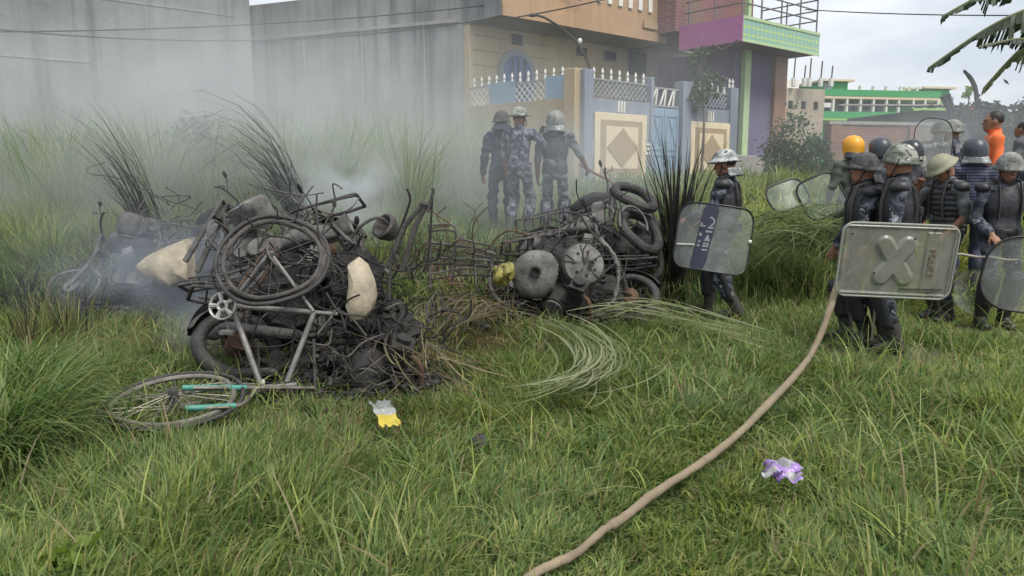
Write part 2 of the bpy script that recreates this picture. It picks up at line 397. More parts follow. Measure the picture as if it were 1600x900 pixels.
# arched window
tw = t_at(806, C0, U); wc = C0+U*tw+NF*.02
def arch(r, h0, n=14): return [(-r, -h0), (r, -h0)]+[(r*math.cos(a), r*math.sin(a)) for a in np.linspace(0, math.pi, n)]
zc = 4.02
win = MB(); pts_o = arch(.60, 1.0); win.prism(pts_o, wc+Vector((0, 0, zc)), U, (0, 0, 1), NF, .05); win = win.build('arched_window', M_greyframe, hB)
MB().prism(arch(.44, .95), wc+NF*.053+Vector((0, 0, zc)), U, (0, 0, 1), NF, .02).build('shutter', M_blueshut, win)
for dx in (-.2, 0, .2): MB().fbox(wc, U, NF, dx-.02, dx+.02, .075, .1, zc-.9, zc+.36).build('window_bar', M_dark, win)
def small_window(px, y0, y1, w, mt, frame=M_greyframe, nm='vent'):
    t = t_at(px, C0, U); q = C0+U*t; za, zb = Z(y1, q.y), Z(y0, q.y)
    f = MB().fbox(q, U, NF, -w/2-.05, w/2+.05, 0, .04, za-.05, zb+.05).build(nm, frame, hB)
    MB().fbox(q, U, NF, -w/2, w/2, .041, .05, za, zb).build('pane', mt, f)
small_window(806, 54, 71, .36, M_dark, M_cream)
small_window(904, 75, 88, .40, M_dark, M_cream)
small_window(949, 82, 94, .42, M_dark, M_greyframe)
small_window(990, 82, 118, .75, M_dark, M_greyframe, 'window')

# --- compound wall in front of it
W0 = Vector((X(905, 16.0), 16.0, 0)); zb = 1.0
cw = empty('compound_wall', (W0.x, W0.y, 1.2), label='blue grey compound wall with diamond panels, lattice and white spikes', cat='wall')
def lattice(o, u, n, t0, t1, z0, z1, step=.16, w=.022):
    b = MB(); o = Vector(o); H = z1-z0; L_ = t1-t0; k = int((L_+H)/step)+1
    for i in range(k):
        for sgn in (1, -1):
            a = i*step - (H if sgn > 0 else 0); s0, s1 = 0, H
            x0, x1 = (a, a+H) if sgn > 0 else (a, a-H)
            pts = []
            for s in (0, 1):
                pts.append([x0 if s == 0 else x1, 0 if s == 0 else H])
            (ax, az), (bx, bz) = pts
            # clip to 0..L
            def clip(p, q):
                if p[0] < 0: f = (0-p[0])/(q[0]-p[0]); return [0, p[1]+(q[1]-p[1])*f]
                if p[0] > L_: f = (L_-p[0])/(q[0]-p[0]); return [L_, p[1]+(q[1]-p[1])*f]
                return p
            if (ax < 0 and bx < 0) or (ax > L_ and bx > L_): continue
            A, B = clip([ax, az], [bx, bz]), clip([bx, bz], [ax, az])
            d = Vector((B[0]-A[0], B[1]-A[1]))
            if d.length < .03: continue
            q = Vector((-d.y, d.x)).normalized()*w/2; nn = .012*sgn
            vs = []
            for off in (nn, nn+.012):
                for c in ((A[0]-q.x, A[1]-q.y), (A[0]+q.x, A[1]+q.y), (B[0]+q.x, B[1]+q.y), (B[0]-q.x, B[1]-q.y)):
                    vs.append(o+Vector(u)*(t0+c[0])+Vector(n)*off+Vector((0, 0, z0+c[1])))
            b.add(vs, [(0,1,2,3),(7,6,5,4),(0,4,5,1),(1,5,6,2),(2,6,7,3),(3,7,4,0)])
    return b
spike_me = None
def spikes(o, u, t0, t1, z, step=.24, h=.24):
    global spike_me
    if spike_me is None:
        b = MB(); b.lathe([(.030, 0), (.032, .07), (.014, .09), (.034, .14), (.030, .17), (.002, h)], (0, 0, 0), seg=6)
        spike_me = b.mesh('spike'); spike_me.materials.append(M_white)
    n = max(1, int((t1-t0)/step))
    for i in range(n):
        p = Vector(o)+Vector(u)*(t0+(i+.5)*(t1-t0)/n)
        s = bpy.data.objects.new('spike', spike_me); COL.objects.link(s); s.parent = cw
        s.location = Vector((p.x, p.y, z))-cw.location
zt = 3.13
tA, tB, tG0, tG1, tE = 0.0, t_at(1003, W0, U)+.12, t_at(1009, W0, U), t_at(1059, W0, U), t_at(1141, W0, U)
# side piece from the corner pillar to the house corner
sd_end = C0+NF*.05; SU = (sd_end-W0); SL = SU.length; SU.normalize(); SNn = Vector((-SU.y, SU.x, 0)); SNn = SNn if SNn.x < 0 else -SNn
MB().fbox(W0, SU, SNn, .3, SL, -.09, .09, zb, zt).build('side_panel', M_tan, cw)
MB().fbox(W0, SU, SNn, .0, .32, -.17, .17, zb, 3.72).build('corner_pillar', M_tan, cw, bevel=.02)
lattice(W0, SU, SNn, .34, SL, zt, 3.55).build('lattice', M_white, cw)
spikes(W0, SU, .36, SL, 3.57)
for t0, t1 in ((.1, .62), (1.55, 2.35)):
    MB().fbox(W0, SU, SNn, t0+.3, t1+.3, .03, .045, zt+.01, 3.62).build('cover_sheet', M_gate, cw)
MB().fbox(W0, SU, SNn, .32, SL, -.03, .03, 3.55, 3.575).build('top_rail', M_greyframe, cw)
# front pieces
MB().fbox(W0, U, NF, .12, tB, -.12, .10, zb, zt).build('front_panel', M_bluegrey, cw)
MB().fbox(W0, U, NF, tG1, tE, -.12, .10, zb, zt).build('front_panel', M_bluegrey, cw)
for a, b_ in ((.0, .26), (tB-.02, tG0+.05), (tG1-.05, tG1+.34), (tE-.30, tE+.02)):
    MB().fbox(W0, U, NF, a, b_, -.15, .14, zb, 3.70).build('pillar', M_bluegrey, cw, bevel=.015)
lattice(W0, U, NF, .28, tB-.04, zt+.04, 3.52, .14).build('lattice', M_greyframe, cw)
lattice(W0, U, NF, tG1+.36, tE-.32, zt+.04, 3.52, .14).build('lattice', M_greyframe, cw)
for a, b_ in ((.26, tB-.02), (tG1+.34, tE-.30)):
    MB().fbox(W0, U, NF, a, b_, -.03, .03, 3.52, 3.55).build('top_rail', M_greyframe, cw)
    spikes(W0, U, a, b_, 3.55)
spikes(W0, U, tE-.28, tE, 3.70, .14)
def diamond_panel(px0, px1, z0, z1):
    t0, t1 = t_at(px0, W0, U), t_at(px1, W0, U); w = t1-t0; h = z1-z0; q = Vector((W0.x, W0.y, 0))+NF*.10
    tm, zm = (t0+t1)/2, (z0+z1)/2
    p = MB().fbox(q, U, NF, t0, t1, .0, .05, z0, z1).build('panel_frame', M_pcream, cw, bevel=.012)
    k = .10
    MB().fbox(q, U, NF, t0+k*w, t1-k*w, .052, .062, z0+k*h, z1-k*h).build('border', M_ptan, p)
    k = .19
    MB().fbox(q, U, NF, t0+k*w, t1-k*w, .064, .074, z0+k*h, z1-k*h).build('field', M_pcream, p)
    rw, rh = w*.30, h*.29
    MB().prism([(-rw, 0), (0, -rh), (rw, 0), (0, rh)], q+U*tm+Vector((0, 0, zm))+NF*.076, U, (0, 0, 1), NF, .014).build('diamond', M_ptan, p)
    for s in (-1, 0, 1):
        MB().fbox(q, U, NF, tm+s*.09-.025, tm+s*.09+.025, .0, .03, z1+.03, z1+.27).build('white_strip', M_white, p)
        MB().fbox(q, U, NF, t1+.02, t1+.2, .0, .03, zm+s*.1-.025, zm+s*.1+.025).build('white_strip', M_white, p)
        MB().fbox(q, U, NF, t0-.2, t0-.02, .0, .03, zm+s*.1-.025, zm+s*.1+.025).build('white_strip', M_white, p)
diamond_panel(921, 1001, 1.38, 2.84)
diamond_panel(1070, 1130, 1.38, 2.80)
# gate
gt = empty('metal_gate', (*along(W0, U, (tG0+tG1)/2), 1.2), label='pale blue metal double gate between the two diamond panels', cat='gate')
gm = (tG0+tG1)/2
for a, b_ in ((tG0+.06, gm-.01), (gm+.01, tG1-.06)):
    lf = MB().fbox(W0, U, NF, a, b_, -.02, .03, 1.28, 3.05).build('door_leaf', M_gate, gt, bevel=.006)
    w = b_-a
    for z0, z1 in ((1.4, 2.0), (2.1, 2.9)):
        fr = MB()
        for (x0, x1, y0, y1) in ((.12, .88, z0, z0+.035), (.12, .88, z1-.035, z1), (.12, .16, z0+.036, z1-.036), (.84, .88, z0+.036, z1-.036)):
            fr.fbox(W0, U, NF, a+x0*w, a+x1*w, .03, .05, y0, y1)
        fr.tube([Vector(W0)+U*(a+.3*w)+NF*.045+Vector((0, 0, z0+.1)), Vector(W0)+U*(a+.5*w)+NF*.045+Vector((0, 0, (z0+z1)/2)), Vector(W0)+U*(a+.3*w)+NF*.045+Vector((0, 0, z1-.1))], .014, 6)
        fr.tube([Vector(W0)+U*(a+.75*w)+NF*.045+Vector((0, 0, z0+.1)), Vector(W0)+U*(a+.55*w)+NF*.045+Vector((0, 0, (z0+z1)/2)), Vector(W0)+U*(a+.75*w)+NF*.045+Vector((0, 0, z1-.1))], .014, 6)
        fr.build('moulding', M_gate, lf)
ov = MB()
ov.fbox(W0, U, NF, tG0+.06, tG1-.06, -.02, .02, 3.08, 3.12); ov.fbox(W0, U, NF, tG0+.06, tG1-.06, -.02, .02, 3.48, 3.52)
ov.build('overpanel_frame', M_greyframe, gt)
for i in range(6):
    a = tG0+.12+i*(tG1-tG0-.24)/6; q0 = Vector(W0)+U*a; q1 = Vector(W0)+U*(a+(.16 if i % 2 == 0 else .05))
    MB().tube([q0+Vector((0, 0, 3.12)), q1+Vector((0, 0, 3.48))], .024, 6).build('white_bar', M_white, gt)

# bent lamp pole behind the pillar
pts = [P(926, 300, 16.6), P(926, 180, 16.6), P(925, 118, 16.6), P(915, 88, 16.5), P(898, 62, 16.4), P(872, 40, 16.2), P(850, 27, 16.1), P(832, 22, 16.0)]
bp = empty('bent_pole', (pts[0].x, pts[0].y, 1.2), label='thin dark curved lamp pole arching above the compound wall', cat='pole')
MB().tube(pts, [.03, .03, .03, .03, .028, .026, .024, .022], 8).build('arm', M_wire, bp)
MB().ell(P(906, 64, 16.42), (.05, .05, .06)).build('insulator', M_white, bp)
MB().ell(P(832, 24, 16.0), (.10, .05, .035)).build('lamp_head', M_wire, bp)

# --- purple house with the tiled balcony
Q0 = Vector((X(1150, 19.0), 19.0, 0)); hP = empty('purple_house', (Q0.x, Q0.y, 1.2), label='purple house with pink and green tiled balcony over a lime post', cat='house')
tQ = t_at(1268, Q0, U); zb0, zb1 = Z(63, 19.0), Z(25, 19.0)
MB().fbox(Q0, U, NF, .03, tQ, -1.9, -.03, zb0+.02, zb1-.02).build('balcony_slab', M_soffit, hP)
MB().fbox(Q0, U, NF, .0, tQ, -.03, .0, zb0, zb1).build('tiled_fascia', M_tile, hP)
m = MB(); m.fbox(Q0, U, NF, .0, tQ, .0, .02, zb0-.02, zb0+.05); m.fbox(Q0, U, NF, .0, tQ, .0, .02, zb1-.05, zb1+.02); m.build('fascia_trim', M_limepost, hP)
MB().fbox(Q0, U, NF, -.03, .0, -1.9, .02, zb0-.02, zb1+.02).build('side_fascia', M_pink, hP)
MB().tube([Q0+NF*(-.8)+U*(-.035)+Vector((0, 0, zb0-.0)), Q0+NF*(-.5)+U*(-.04)+Vector((0, 0, zb0-.18)), Q0+NF*(-.1)+U*(-.04)+Vector((0, 0, zb0+.02))], .02, 6).build('scallop', M_soffit, hP)
# railing
rl = MB()
for z in (.35, .62, .9):
    rl.tube([Q0+U*.1+NF*-.08+Vector((0, 0, zb1+z)), Q0+U*(tQ-.05)+NF*-.08+Vector((0, 0, zb1+z)), Q0+U*(tQ-.05)+NF*-1.85+Vector((0, 0, zb1+z))], .02, 6)
    rl.tube([Q0+U*.1+NF*-.08+Vector((0, 0, zb1+z)), Q0+U*.08+NF*-1.8+Vector((0, 0, zb1+z))], .02, 6)
rl.build('handrail', M_rail, hP)
for t, n_ in [(.1, -.08)]+[(tQ*k/4, -.08) for k in range(1, 4)]+[(tQ-.05, -.08), (tQ-.05, -1.0), (tQ-.05, -1.8), (.1, -.9), (.1, -1.7)]:
    q = Q0+U*t+NF*n_; MB().tube([q+Vector((0, 0, zb1)), q+Vector((0, 0, zb1+1.0))], .022, 6).build('railing_post', M_rail, hP)
MB().fbox(Q0, U, NF, .35, .47, -.2, -.08, zb1, zb1+2.3).build('upper_post', M_limepost, hP)
# upper storey, ground storey
MB().fbox(Q0, U, NF, -.2, 2.2, -6, -1.9, zb1-.1, 8.3).build('upper_wall', M_brickred, hP)
tp0 = t_at(1141, Q0+NF*-.9, U)
g0 = Q0+NF*-.9
MB().fbox(g0, U, NF, t_at(1141, g0, U), t_at(1208, g0, U), -5, 0, 2.05, zb0+.02).build('ground_wall', M_purple, hP)
MB().fbox(g0, U, NF, t_at(1163, g0, U), t_at(1197, g0, U), .0, .03, 2.07, zb0-.25).build('door', M_purple, hP)
MB().fbox(g0, U, NF, t_at(1198, g0, U), t_at(1216, g0, U), -.3, .12, 2.05, zb0+.01).build('corner_pilaster', M_brown, hP)
MB().fbox(g0, U, NF, t_at(1150, g0, U)-.02, t_at(1158, g0, U), .02, .16, 2.05, zb0+.01).build('lime_post', M_limepost, hP)
MB().fbox(g0, U, NF, t_at(1141, g0, U)-.3, t_at(1222, g0, U), -4, .35, 1.0, 2.05).build('plinth', M_concrete, hP, bevel=.02)
# annex between the two houses
N0 = Vector((X(1013, 22.2), 22.2, 0))
an = empty('brick_annex', (N0.x, N0.y, 1.2), label='annex with red brick upper wall and beige lower wall between the houses', cat='building')
tn = t_at(1165, N0, U)
MB().fbox(N0, U, NF, .0, tn, -4, 0, 1.0, Z(78, 22.6)).build('lower_wall', M_beige, an)
MB().fbox(N0, U, NF, .0, tn, -4, .06, Z(78, 22.6), Z(48, 22.6)).build('concrete_band', M_concrete, an)
MB().fbox(N0, U, NF, .05, tn-.05, -4, .03, Z(48, 22.6), 8.2).build('upper_wall', M_brickred, an)
lapz = Z(48, 22.6)
for k in range(9):
    MB().fbox(N0, U, NF, .05, t_at(1068, N0, U), .03, .06, lapz+.02+k*.14, lapz+.10+k*.14).build('lap_board', M_brown, an)
MB().fbox(N0, U, NF, t_at(1074, N0, U), t_at(1090, N0, U), .06, .1, lapz, 8).build('white_jamb', M_beige, an)

# --- far right: rendered shed with rebar, green building, brick wall
S0 = Vector((X(1217, 31), 31, 0)); us = Vector((.95, .31, 0)).normalized(); ns = Vector((us.y, -us.x, 0))
sh = empty('unfinished_house', (S0.x, S0.y, 1.2), label='unfinished beige house with rebar stubs on its roof, beside the purple house', cat='house')
ts = t_at(1281, S0, us)
MB().fbox(S0, us, ns, -2, ts, -6, 0, 1.0, Z(137, 31)).build('wall', M_beige, sh)
MB().fbox(S0, us, ns, -2, ts-.5, -5, -1, Z(137, 31), Z(118, 31)).build('upper_wall', M_white, sh)
for px in (1222, 1238, 1246, 1263, 1279):
    q = Vector((X(px, 31.4), 31.4, 0))+ns*.4; h = random.uniform(.4, 1.0)
    MB().tube([(q.x, q.y, Z(130, 31.4)), (q.x+.03, q.y, Z(122, 31.4)+h)], .03, 5).build('rebar', M_rebar, sh)
    MB().tube([(q.x, q.y, Z(137, 31.4)), (q.x, q.y, Z(124, 31.4))], .10, 6).build('column_stub', M_white, sh)
for px in (1229, 1249, 1268):
    t = t_at(px, S0, us); z = Z(164, 31.3); MB().fbox(S0, us, ns, t-.1, t+.1, .0, .02, z-.15, z+.15).build('opening', M_dark, sh)

GD = 46.0; G0 = Vector((X(1281, GD), GD, 0)); ug = Vector((.985, .17, 0)).normalized(); ng = Vector((ug.y, -ug.x, 0))
gb = empty('green_building', (G0.x, G0.y, 1.2), label='long bright green two storey building with white window posts in the distance', cat='building')
def tg(px): return t_at(px, G0, ug)
zg = lambda y: Z(y, GD+.6)
MB().fbox(G0, ug, ng, 0, tg(1462), -8, -1.2, 1.0, zg(152)).build('wall', M_green, gb)
MB().fbox(G0, ug, ng, -.05, tg(1460), -8, .0, zg(155), zg(151)).build('roof_slab', M_pcream, gb)
MB().fbox(G0, ug, ng, 0, tg(1460), -.25, .02, zg(151), zg(141)).build('parapet', M_green, gb)
MB().fbox(G0, ug, ng, -.05, tg(1398), -1.2, .0, zg(189), zg(185)).build('floor_slab', M_lime, gb)
MB().fbox(G0, ug, ng, 0, tg(1398), -.2, .02, zg(185), zg(175)).build('balcony_parapet', M_green, gb)
MB().fbox(G0, ug, ng, tg(1296), tg(1396), -1.19, -1.1, zg(176), zg(157)).build('window_band', M_glass, gb)
for px in (1296, 1317, 1338, 1358, 1378, 1397):
    t = tg(px); MB().fbox(G0, ug, ng, t-.06, t+.06, -.2, -.02, zg(177), zg(155)).build('window_post', M_white, gb)
MB().fbox(G0, ug, ng, tg(1281), tg(1291), -.1, .02, zg(169), zg(162)).build('sign_board', M_white, gb)
MB().fbox(G0, ug, ng, tg(1400), tg(1430), -.1, .05, zg(190), zg(178)).build('awning', M_white, gb)
MB().fbox(G0, ug, ng, tg(1420), tg(1460), -.1, .0, zg(172), zg(168)).build('floor_slab', M_lime, gb)
for px in (1419, 1437, 1457):
    t = tg(px); MB().fbox(G0, ug, ng, t-.06, t+.06, -.1, 0, zg(168), zg(155)).build('window_post', M_white, gb)
for a, b_, y in ((1284, 1320, 126), (1440, 1478, 134)):
    bl = MB().fbox(G0, ug, ng, tg(a), tg(b_), -4, -.3, zg(151), zg(y+2)).build('roof_room', M_green, gb)
    MB().fbox(G0, ug, ng, tg(a)-.25, tg(b_)+.3, -4.2, -.05, zg(y+2), zg(y-1)).build('slab', M_pcream, bl)
    MB().fbox(G0, ug, ng, tg(a)-.02, tg(a+(12 if a < 1300 else 14)), -.32, -.28, zg(150), zg(y+3)).build('recess', M_greyframe, bl)
for px in (1338, 1358, 1378, 1400, 1412, 1425):
    t = tg(px); MB().fbox(G0, ug, ng, t-.06, t+.06, -.3, -.1, zg(143), zg(134)).build('column_stub', M_white, gb)
MB().fbox(G0, ug, ng, tg(1405), tg(1432), -.5, -.1, zg(137), zg(134)).build('beam', M_white, gb)
MB().fbox(G0, ug, ng, tg(1462), tg(1480), -3, -.4, 1.0, zg(155)).build('end_wall', M_lime, gb)

B0 = Vector((X(1292, 22), 22, 0)); ub = Vector((.98, .2, 0)).normalized(); nb = Vector((ub.y, -ub.x, 0))
bw = empty('brick_wall', (B0.x, B0.y, 1.2), label='long low red brick wall behind the group of helmets', cat='wall')
MB().fbox(B0, ub, nb, 0, 9.5, -.24, 0, 1.0, Z(194, 22)).build('brickwork', M_brick, bw)
MB().fbox(B0, ub, nb, -.05, 9.5, -.28, .04, Z(194, 22), Z(189, 22)).build('coping', M_concrete, bw)
for t in (.0, 2.6, 5.2, 7.8): MB().fbox(B0, ub, nb, t, t+.36, .0, .08, 1.0, Z(195, 22)).build('pier', M_brick, bw)
# corrugated shed behind the brick wall at the right
D0 = Vector((X(1432, 26), 26, 0)); M_shed = mat('rusty_sheet', (.16, .12, .11), .7, .3, col2=(.26, .25, .25), vscale=2)
sd_ = empty('market_shed', (D0.x, D0.y, 1.2), label='dark low shed with slanting tin roof behind the orange shirt', cat='shed')
MB().fbox(D0, ub, nb, 0, 9, -4, 0, 1.0, Z(172, 26)).build('wall', mat('shed_wall', (.06, .06, .065), .9, col2=(.13, .12, .12), vscale=1.5), sd_)
rf = MB(); n = 60; vs = []; fs = []
for i in range(n+1):
    t = -.3+i*9.6/n; dz = .05*(i % 2)
    for q, z in ((.6, Z(168, 26)), (-4.2, Z(147, 26))): p = D0+ub*t+nb*q; vs.append((p.x, p.y, z+dz))
for i in range(n): fs.append((2*i, 2*i+2, 2*i+3, 2*i+1))
rf.add(vs, fs); rf = rf.build('roof', M_shed, sd_, smooth=False); rf.modifiers.new('s', 'SOLIDIFY').thickness = .01
# red sign with pale letters on the shed
sg = empty('shop_sign', (X(1508, 25.2), 25.2, Z(186, 25.2)), label='small red sign board with pale letters AJ above the helmets', cat='sign')
q = Vector(sg.location)
MB().box(q+Vector((0, 0, .18)), (.72, .04, .36)).build('board', mat('red_sign', (.55, .10, .06), .6), sg)
def text(body, size, loc, rot, mt, parent, name='lettering'):
    cu = bpy.data.curves.new(name, 'FONT'); cu.body = body; cu.size = size; cu.extrude = .004; cu.align_x = 'CENTER'; cu.align_y = 'CENTER'
    o = bpy.data.objects.new(name, cu); COL.objects.link(o); cu.materials.append(mt)
    dg = bpy.context.evaluated_depsgraph_get(); me = bpy.data.meshes.new_from_object(o.evaluated_get(dg)); me.name = name
    bpy.data.objects.remove(o); o = bpy.data.objects.new(name, me); COL.objects.link(o)
    o.parent = parent; o.location = loc; o.rotation_euler = rot; return o
text('AJ', .34, (.06, -.028, .17), (R(90), 0, 0), M_white, sg)
# overhead cables
def cable(p0, p1, sag, label, n=24):
    pts = []
    for i in range(n+1):
        t = i/n; p = p0.lerp(p1, t); pts.append(p-Vector((0, 0, sag*4*t*(1-t))))
    o = MB().tube(pts, .014, 5).build('cable', M_wire); tag(o, label, 'cable', 'overhead cables')
cable(P(-60, 40, 14.0), P(760, 30, 16.9), .35, 'lower of two cables sagging across the grey walls')
cable(P(-60, 50, 14.3), P(960, -18, 19), .25, 'cable slanting upward across the tall grey building')
cable(P(1258, 15, 21), P(1640, 24, 16), .05, 'thin cable crossing the open sky to the palm leaves')
cable(P(735, 38, 17.5), P(990, -12, 15.5), .05, 'short cable crossing in front of the orange balcony')
# ---------------------------------------------------------------- burnt wrecks
M_burnt = mat('burnt_steel', (.030, .028, .027), .75, .25, col2=(.115, .105, .10), vscale=9, bump=.5, bscale=60, c2amt=.42)
M_ash = mat('ashy_alloy', (.155, .152, .148), .8, .2, col2=(.035, .033, .032), vscale=8, bump=.5, bscale=45, c2amt=.5)
M_ashlight = mat('pale_alloy', (.22, .215, .205), .8, .2, col2=(.028, .026, .025), vscale=6, bump=.4, bscale=45, c2amt=.45)
M_char = mat('charred', (.007, .007, .007), .8, col2=(.035, .033, .031), vscale=16, bump=.8, bscale=50)
M_rust = mat('rusted_steel', (.15, .085, .05), .85, .2, col2=(.06, .04, .03), vscale=14, bump=.5, bscale=60)
M_rubber = mat('burnt_rubber', (.018, .018, .018), .7, col2=(.065, .062, .06), vscale=7, bump=.5, bscale=40, c2amt=.38)
M_creamtank = mat('scorched_cream', (.47, .41, .30), .6, col2=(.075, .06, .045), vscale=5, bump=.3, bscale=24, c2amt=.42)
M_tubepaint = mat('faded_frame_paint', (.11, .108, .105), .55, .4, col2=(.25, .24, .23), vscale=12, bump=.3, bscale=70, c2amt=.45)
M_brightrim = mat('scorched_rim', (.30, .28, .25), .5, .6, col2=(.10, .085, .07), vscale=10, c2amt=.5)
M_teal = mat('teal_grip', (.06, .26, .20), .55, col2=(.04, .17, .14), vscale=12)
M_red = mat('scorched_red', (.30, .06, .05), .6, col2=(.10, .04, .04), vscale=8)

def bezier(pts, n=10):
    """Catmull-Rom through points"""
    pts = [Vector(p) for p in pts]; out = []
    for i in range(len(pts)-1):
        p0 = pts[max(i-1, 0)]; p1 = pts[i]; p2 = pts[i+1]; p3 = pts[min(i+2, len(pts)-1)]
        for k in range(n):
            t = k/n; out.append(.5*((2*p1)+(p2-p0)*t+(2*p0-5*p1+4*p2-p3)*t*t+(3*p1-p0-3*p2+p3)*t**3))
    out.append(pts[-1]); return out

def wheel(parent, c, ax, rad, tyre, mt_rim, mt_tyre, spokes=18, wob=.01, hub_r=.07, hub_w=.11, name='wheel', tw=.045, mt_hub=None):
    """rim mesh with spokes; tyre and hub are its children (verts in the parent's own frame)"""
    c = Vector(c); ax = Vector(ax).normalized(); u = ax.orthogonal().normalized(); w = ax.cross(u)
    rm = MB(); rr = rad*(.84 if tyre else .86)
    rm.ring(c, ax, rr, .021 if rad < .33 else .017, 48, 8, wob=wob)
    for k in range(spokes):
        a = 2*math.pi*k/spokes; b = a+(.35 if k % 2 else -.35); s = hub_w*.42*(1 if k % 4 < 2 else -1)
        rm.tube([c+(u*math.cos(b)+w*math.sin(b))*hub_r*.9+ax*s, c+(u*math.cos(a)+w*math.sin(a))*rr], .0032, 4, caps=False)
    o = rm.build(name, mt_rim, parent, world=False)
    hb = MB(); hb.lathe([(.02, -hub_w*.75), (.03, -hub_w*.55), (hub_r, -hub_w*.5), (hub_r*1.05, -hub_w*.2), (hub_r*.85, 0), (hub_r*1.05, hub_w*.3), (hub_r, hub_w*.5), (.03, hub_w*.6), (.015, hub_w*.8)], c, ax, 20)
    hb.build('hub', mt_hub or M_ash, o, world=False)
    if tyre:
        MB().ring(c, ax, rad-tw*.8, tw, 48, 10, wob=wob).build('tyre', mt_tyre, o, world=False)
    return o

def spring(a, b, r, turns, wire):
    a, b = Vector(a), Vector(b); ax = (b-a).normalized(); u = ax.orthogonal().normalized(); w = ax.cross(u); n = turns*10
    return [a+(b-a)*(i/n)+(u*math.cos(2*math.pi*i/10)+w*math.sin(2*math.pi*i/10))*r for i in range(n+1)]

def motorcycle(name, label, fr_tyre=True, re_tyre=True, fr_wheel=True, tank=None, seat=True, lamp=True, bars=True, steer=0, seed=1, rack=False, group='burnt motorcycles in the heap', extra=True):
    random.seed(seed); tk = tank or M_ash
    o = empty(name, (0, 0, 0), label=label, cat='motorcycle', group=group)
    B = lambda m, n, mt, par=None: m.build(n, mt, par or o, world=False)
    rc, fc = Vector((-.64, 0, .30)), Vector((.64, 0, .30))
    wheel(o, rc, (0, 1, 0), .30, re_tyre, M_ash, M_rubber, 18, .012, .085, .13, 'rear_wheel', .05, M_rust)
    St = Matrix.Rotation(steer, 3, 'Z'); hp = Vector((.45, 0, .85))
    def S(p): return hp+St @ (Vector(p)-hp)
    if fr_wheel: wheel(o, S(fc), St @ Vector((0, 1, 0)), .30, fr_tyre, M_ash, M_rubber, 18, .012, .075, .12, 'front_wheel', .042, M_ashlight)
    # frame
    f = MB()
    f.tube(bezier([(.43, 0, .84), (.36, 0, .62), (.30, 0, .42), (.22, 0, .31), (-.12, 0, .29), (-.2, 0, .36)], 5), .019, 8)
    f.tube(bezier([(.43, 0, .80), (.1, 0, .76), (-.16, 0, .70), (-.2, 0, .5), (-.2, 0, .34)], 5), .021, 8)
    for s in (-1, 1):
        f.tube(bezier([(-.1, .03*s, .70), (-.3, .11*s, .72), (-.6, .12*s, .74), (-.86, .09*s, .80)], 5), .014, 7)
        f.tube([(-.2, .04*s, .42), (-.5, .115*s, .72)], .012, 7)
        f.tube([(-.18, .06*s, .36), (-.62, .1*s, .30)], .017, 8)
    f.tube([(-.86, -.09, .80), (-.86, .09, .80)], .014, 7); f.tube([(-.5, -.12, .73), (-.5, .12, .73)], .012, 7)
    f.tube([(.46, 0, .76), (.42, 0, .92)], .032, 12)
    B(f.jitter(.0015), 'frame', M_burnt)
    # fork
    k = MB()
    for s in (-1, 1):
        k.tube([S((.42, .085*s, .93)), S((.52, .085*s, .62))], .0165, 10); k.tube([S((.515, .085*s, .64)), S((.64, .085*s, .30))], .024, 10)
    k.tube([S((.425, -.10, .91)), S((.425, .10, .91))], .02, 8); k.tube([S((.475, -.10, .76)), S((.475, .10, .76))], .022, 8)
    B(k, 'fork', M_ash)
    if bars:
        h = MB(); h.tube(bezier([S((.28, .36, .99)), S((.33, .27, 1.03)), S((.40, .13, .99)), S((.42, 0, .96)), S((.40, -.13, .99)), S((.33, -.27, 1.03)), S((.28, -.36, .99))], 5), .0115, 8)
        hb = B(h, 'handlebar', M_burnt)
        for s in (-1, 1):
            B(MB().tube([S((.34, .27*s, 1.025)), S((.40, .33*s, 1.0)), S((.35, .40*s, .97))], .006, 6), 'lever', M_ash, hb)
            B(MB().tube([S((.36, .2*s, 1.02)), S((.36, .26*s, 1.14)), S((.35, .29*s, 1.18))], .005, 6).ell(S((.35, .31*s, 1.2)), (.015, .05, .035)), 'mirror', M_char, hb)
    if lamp:
        l = MB(); c = S((.53, 0, .88)); d = St @ Vector((1, 0, -.05))
        l.lathe([(.02, -.13), (.06, -.11), (.085, -.05), (.092, 0), (.085, .012), (.07, .0), (.02, -.05)], c, d, 22)
        B(l, 'headlamp', M_ash)
    # engine
    e = MB(); e.lathe([(.03, -.13), (.10, -.125), (.125, -.09), (.13, 0), (.125, .09), (.10, .125), (.03, .13)], (-.02, 0, .40), (0, 1, 0), 20)
    e.lathe([(.03, -.11), (.085, -.105), (.10, -.05), (.10, .05), (.085, .105), (.03, .11)], (.13, 0, .41), (0, 1, 0), 18)
    e.box((.05, 0, .44), (.30, .17, .16)); e.box((-.1, 0, .45), (.2, .15, .12))
    en = B(e, 'engine', M_ash)
    cyl_ax = Vector((.34, 0, 1)).normalized(); c0 = Vector((.12, 0, .50))
    g = MB(); g.cyl(c0-cyl_ax*.05, c0+cyl_ax*.24, .05, seg=14)
    for i in range(8):
        g.box(c0+cyl_ax*(.0+i*.026), (.15, .16, .010), Matrix.Rotation(math.atan2(.34, 1), 3, 'Y'))
    g.box(c0+cyl_ax*.235, (.11, .12, .06), Matrix.Rotation(math.atan2(.34, 1), 3, 'Y'))
    B(g, 'cylinder', M_ashlight, en)
    cv = MB(); cv.lathe([(.09, 0), (.088, .02), (.06, .03), (.02, .032)], (-.02, .132, .40), (0, 1, 0), 20); B(cv, 'clutch_cover', M_ashlight, en); cv = MB(); cv.lathe([(.09, 0), (.088, .02), (.06, .03), (.02, .032)], (-.02, -.132, .40), (0, -1, 0), 20)
    B(cv, 'clutch_cover', M_ashlight, en)
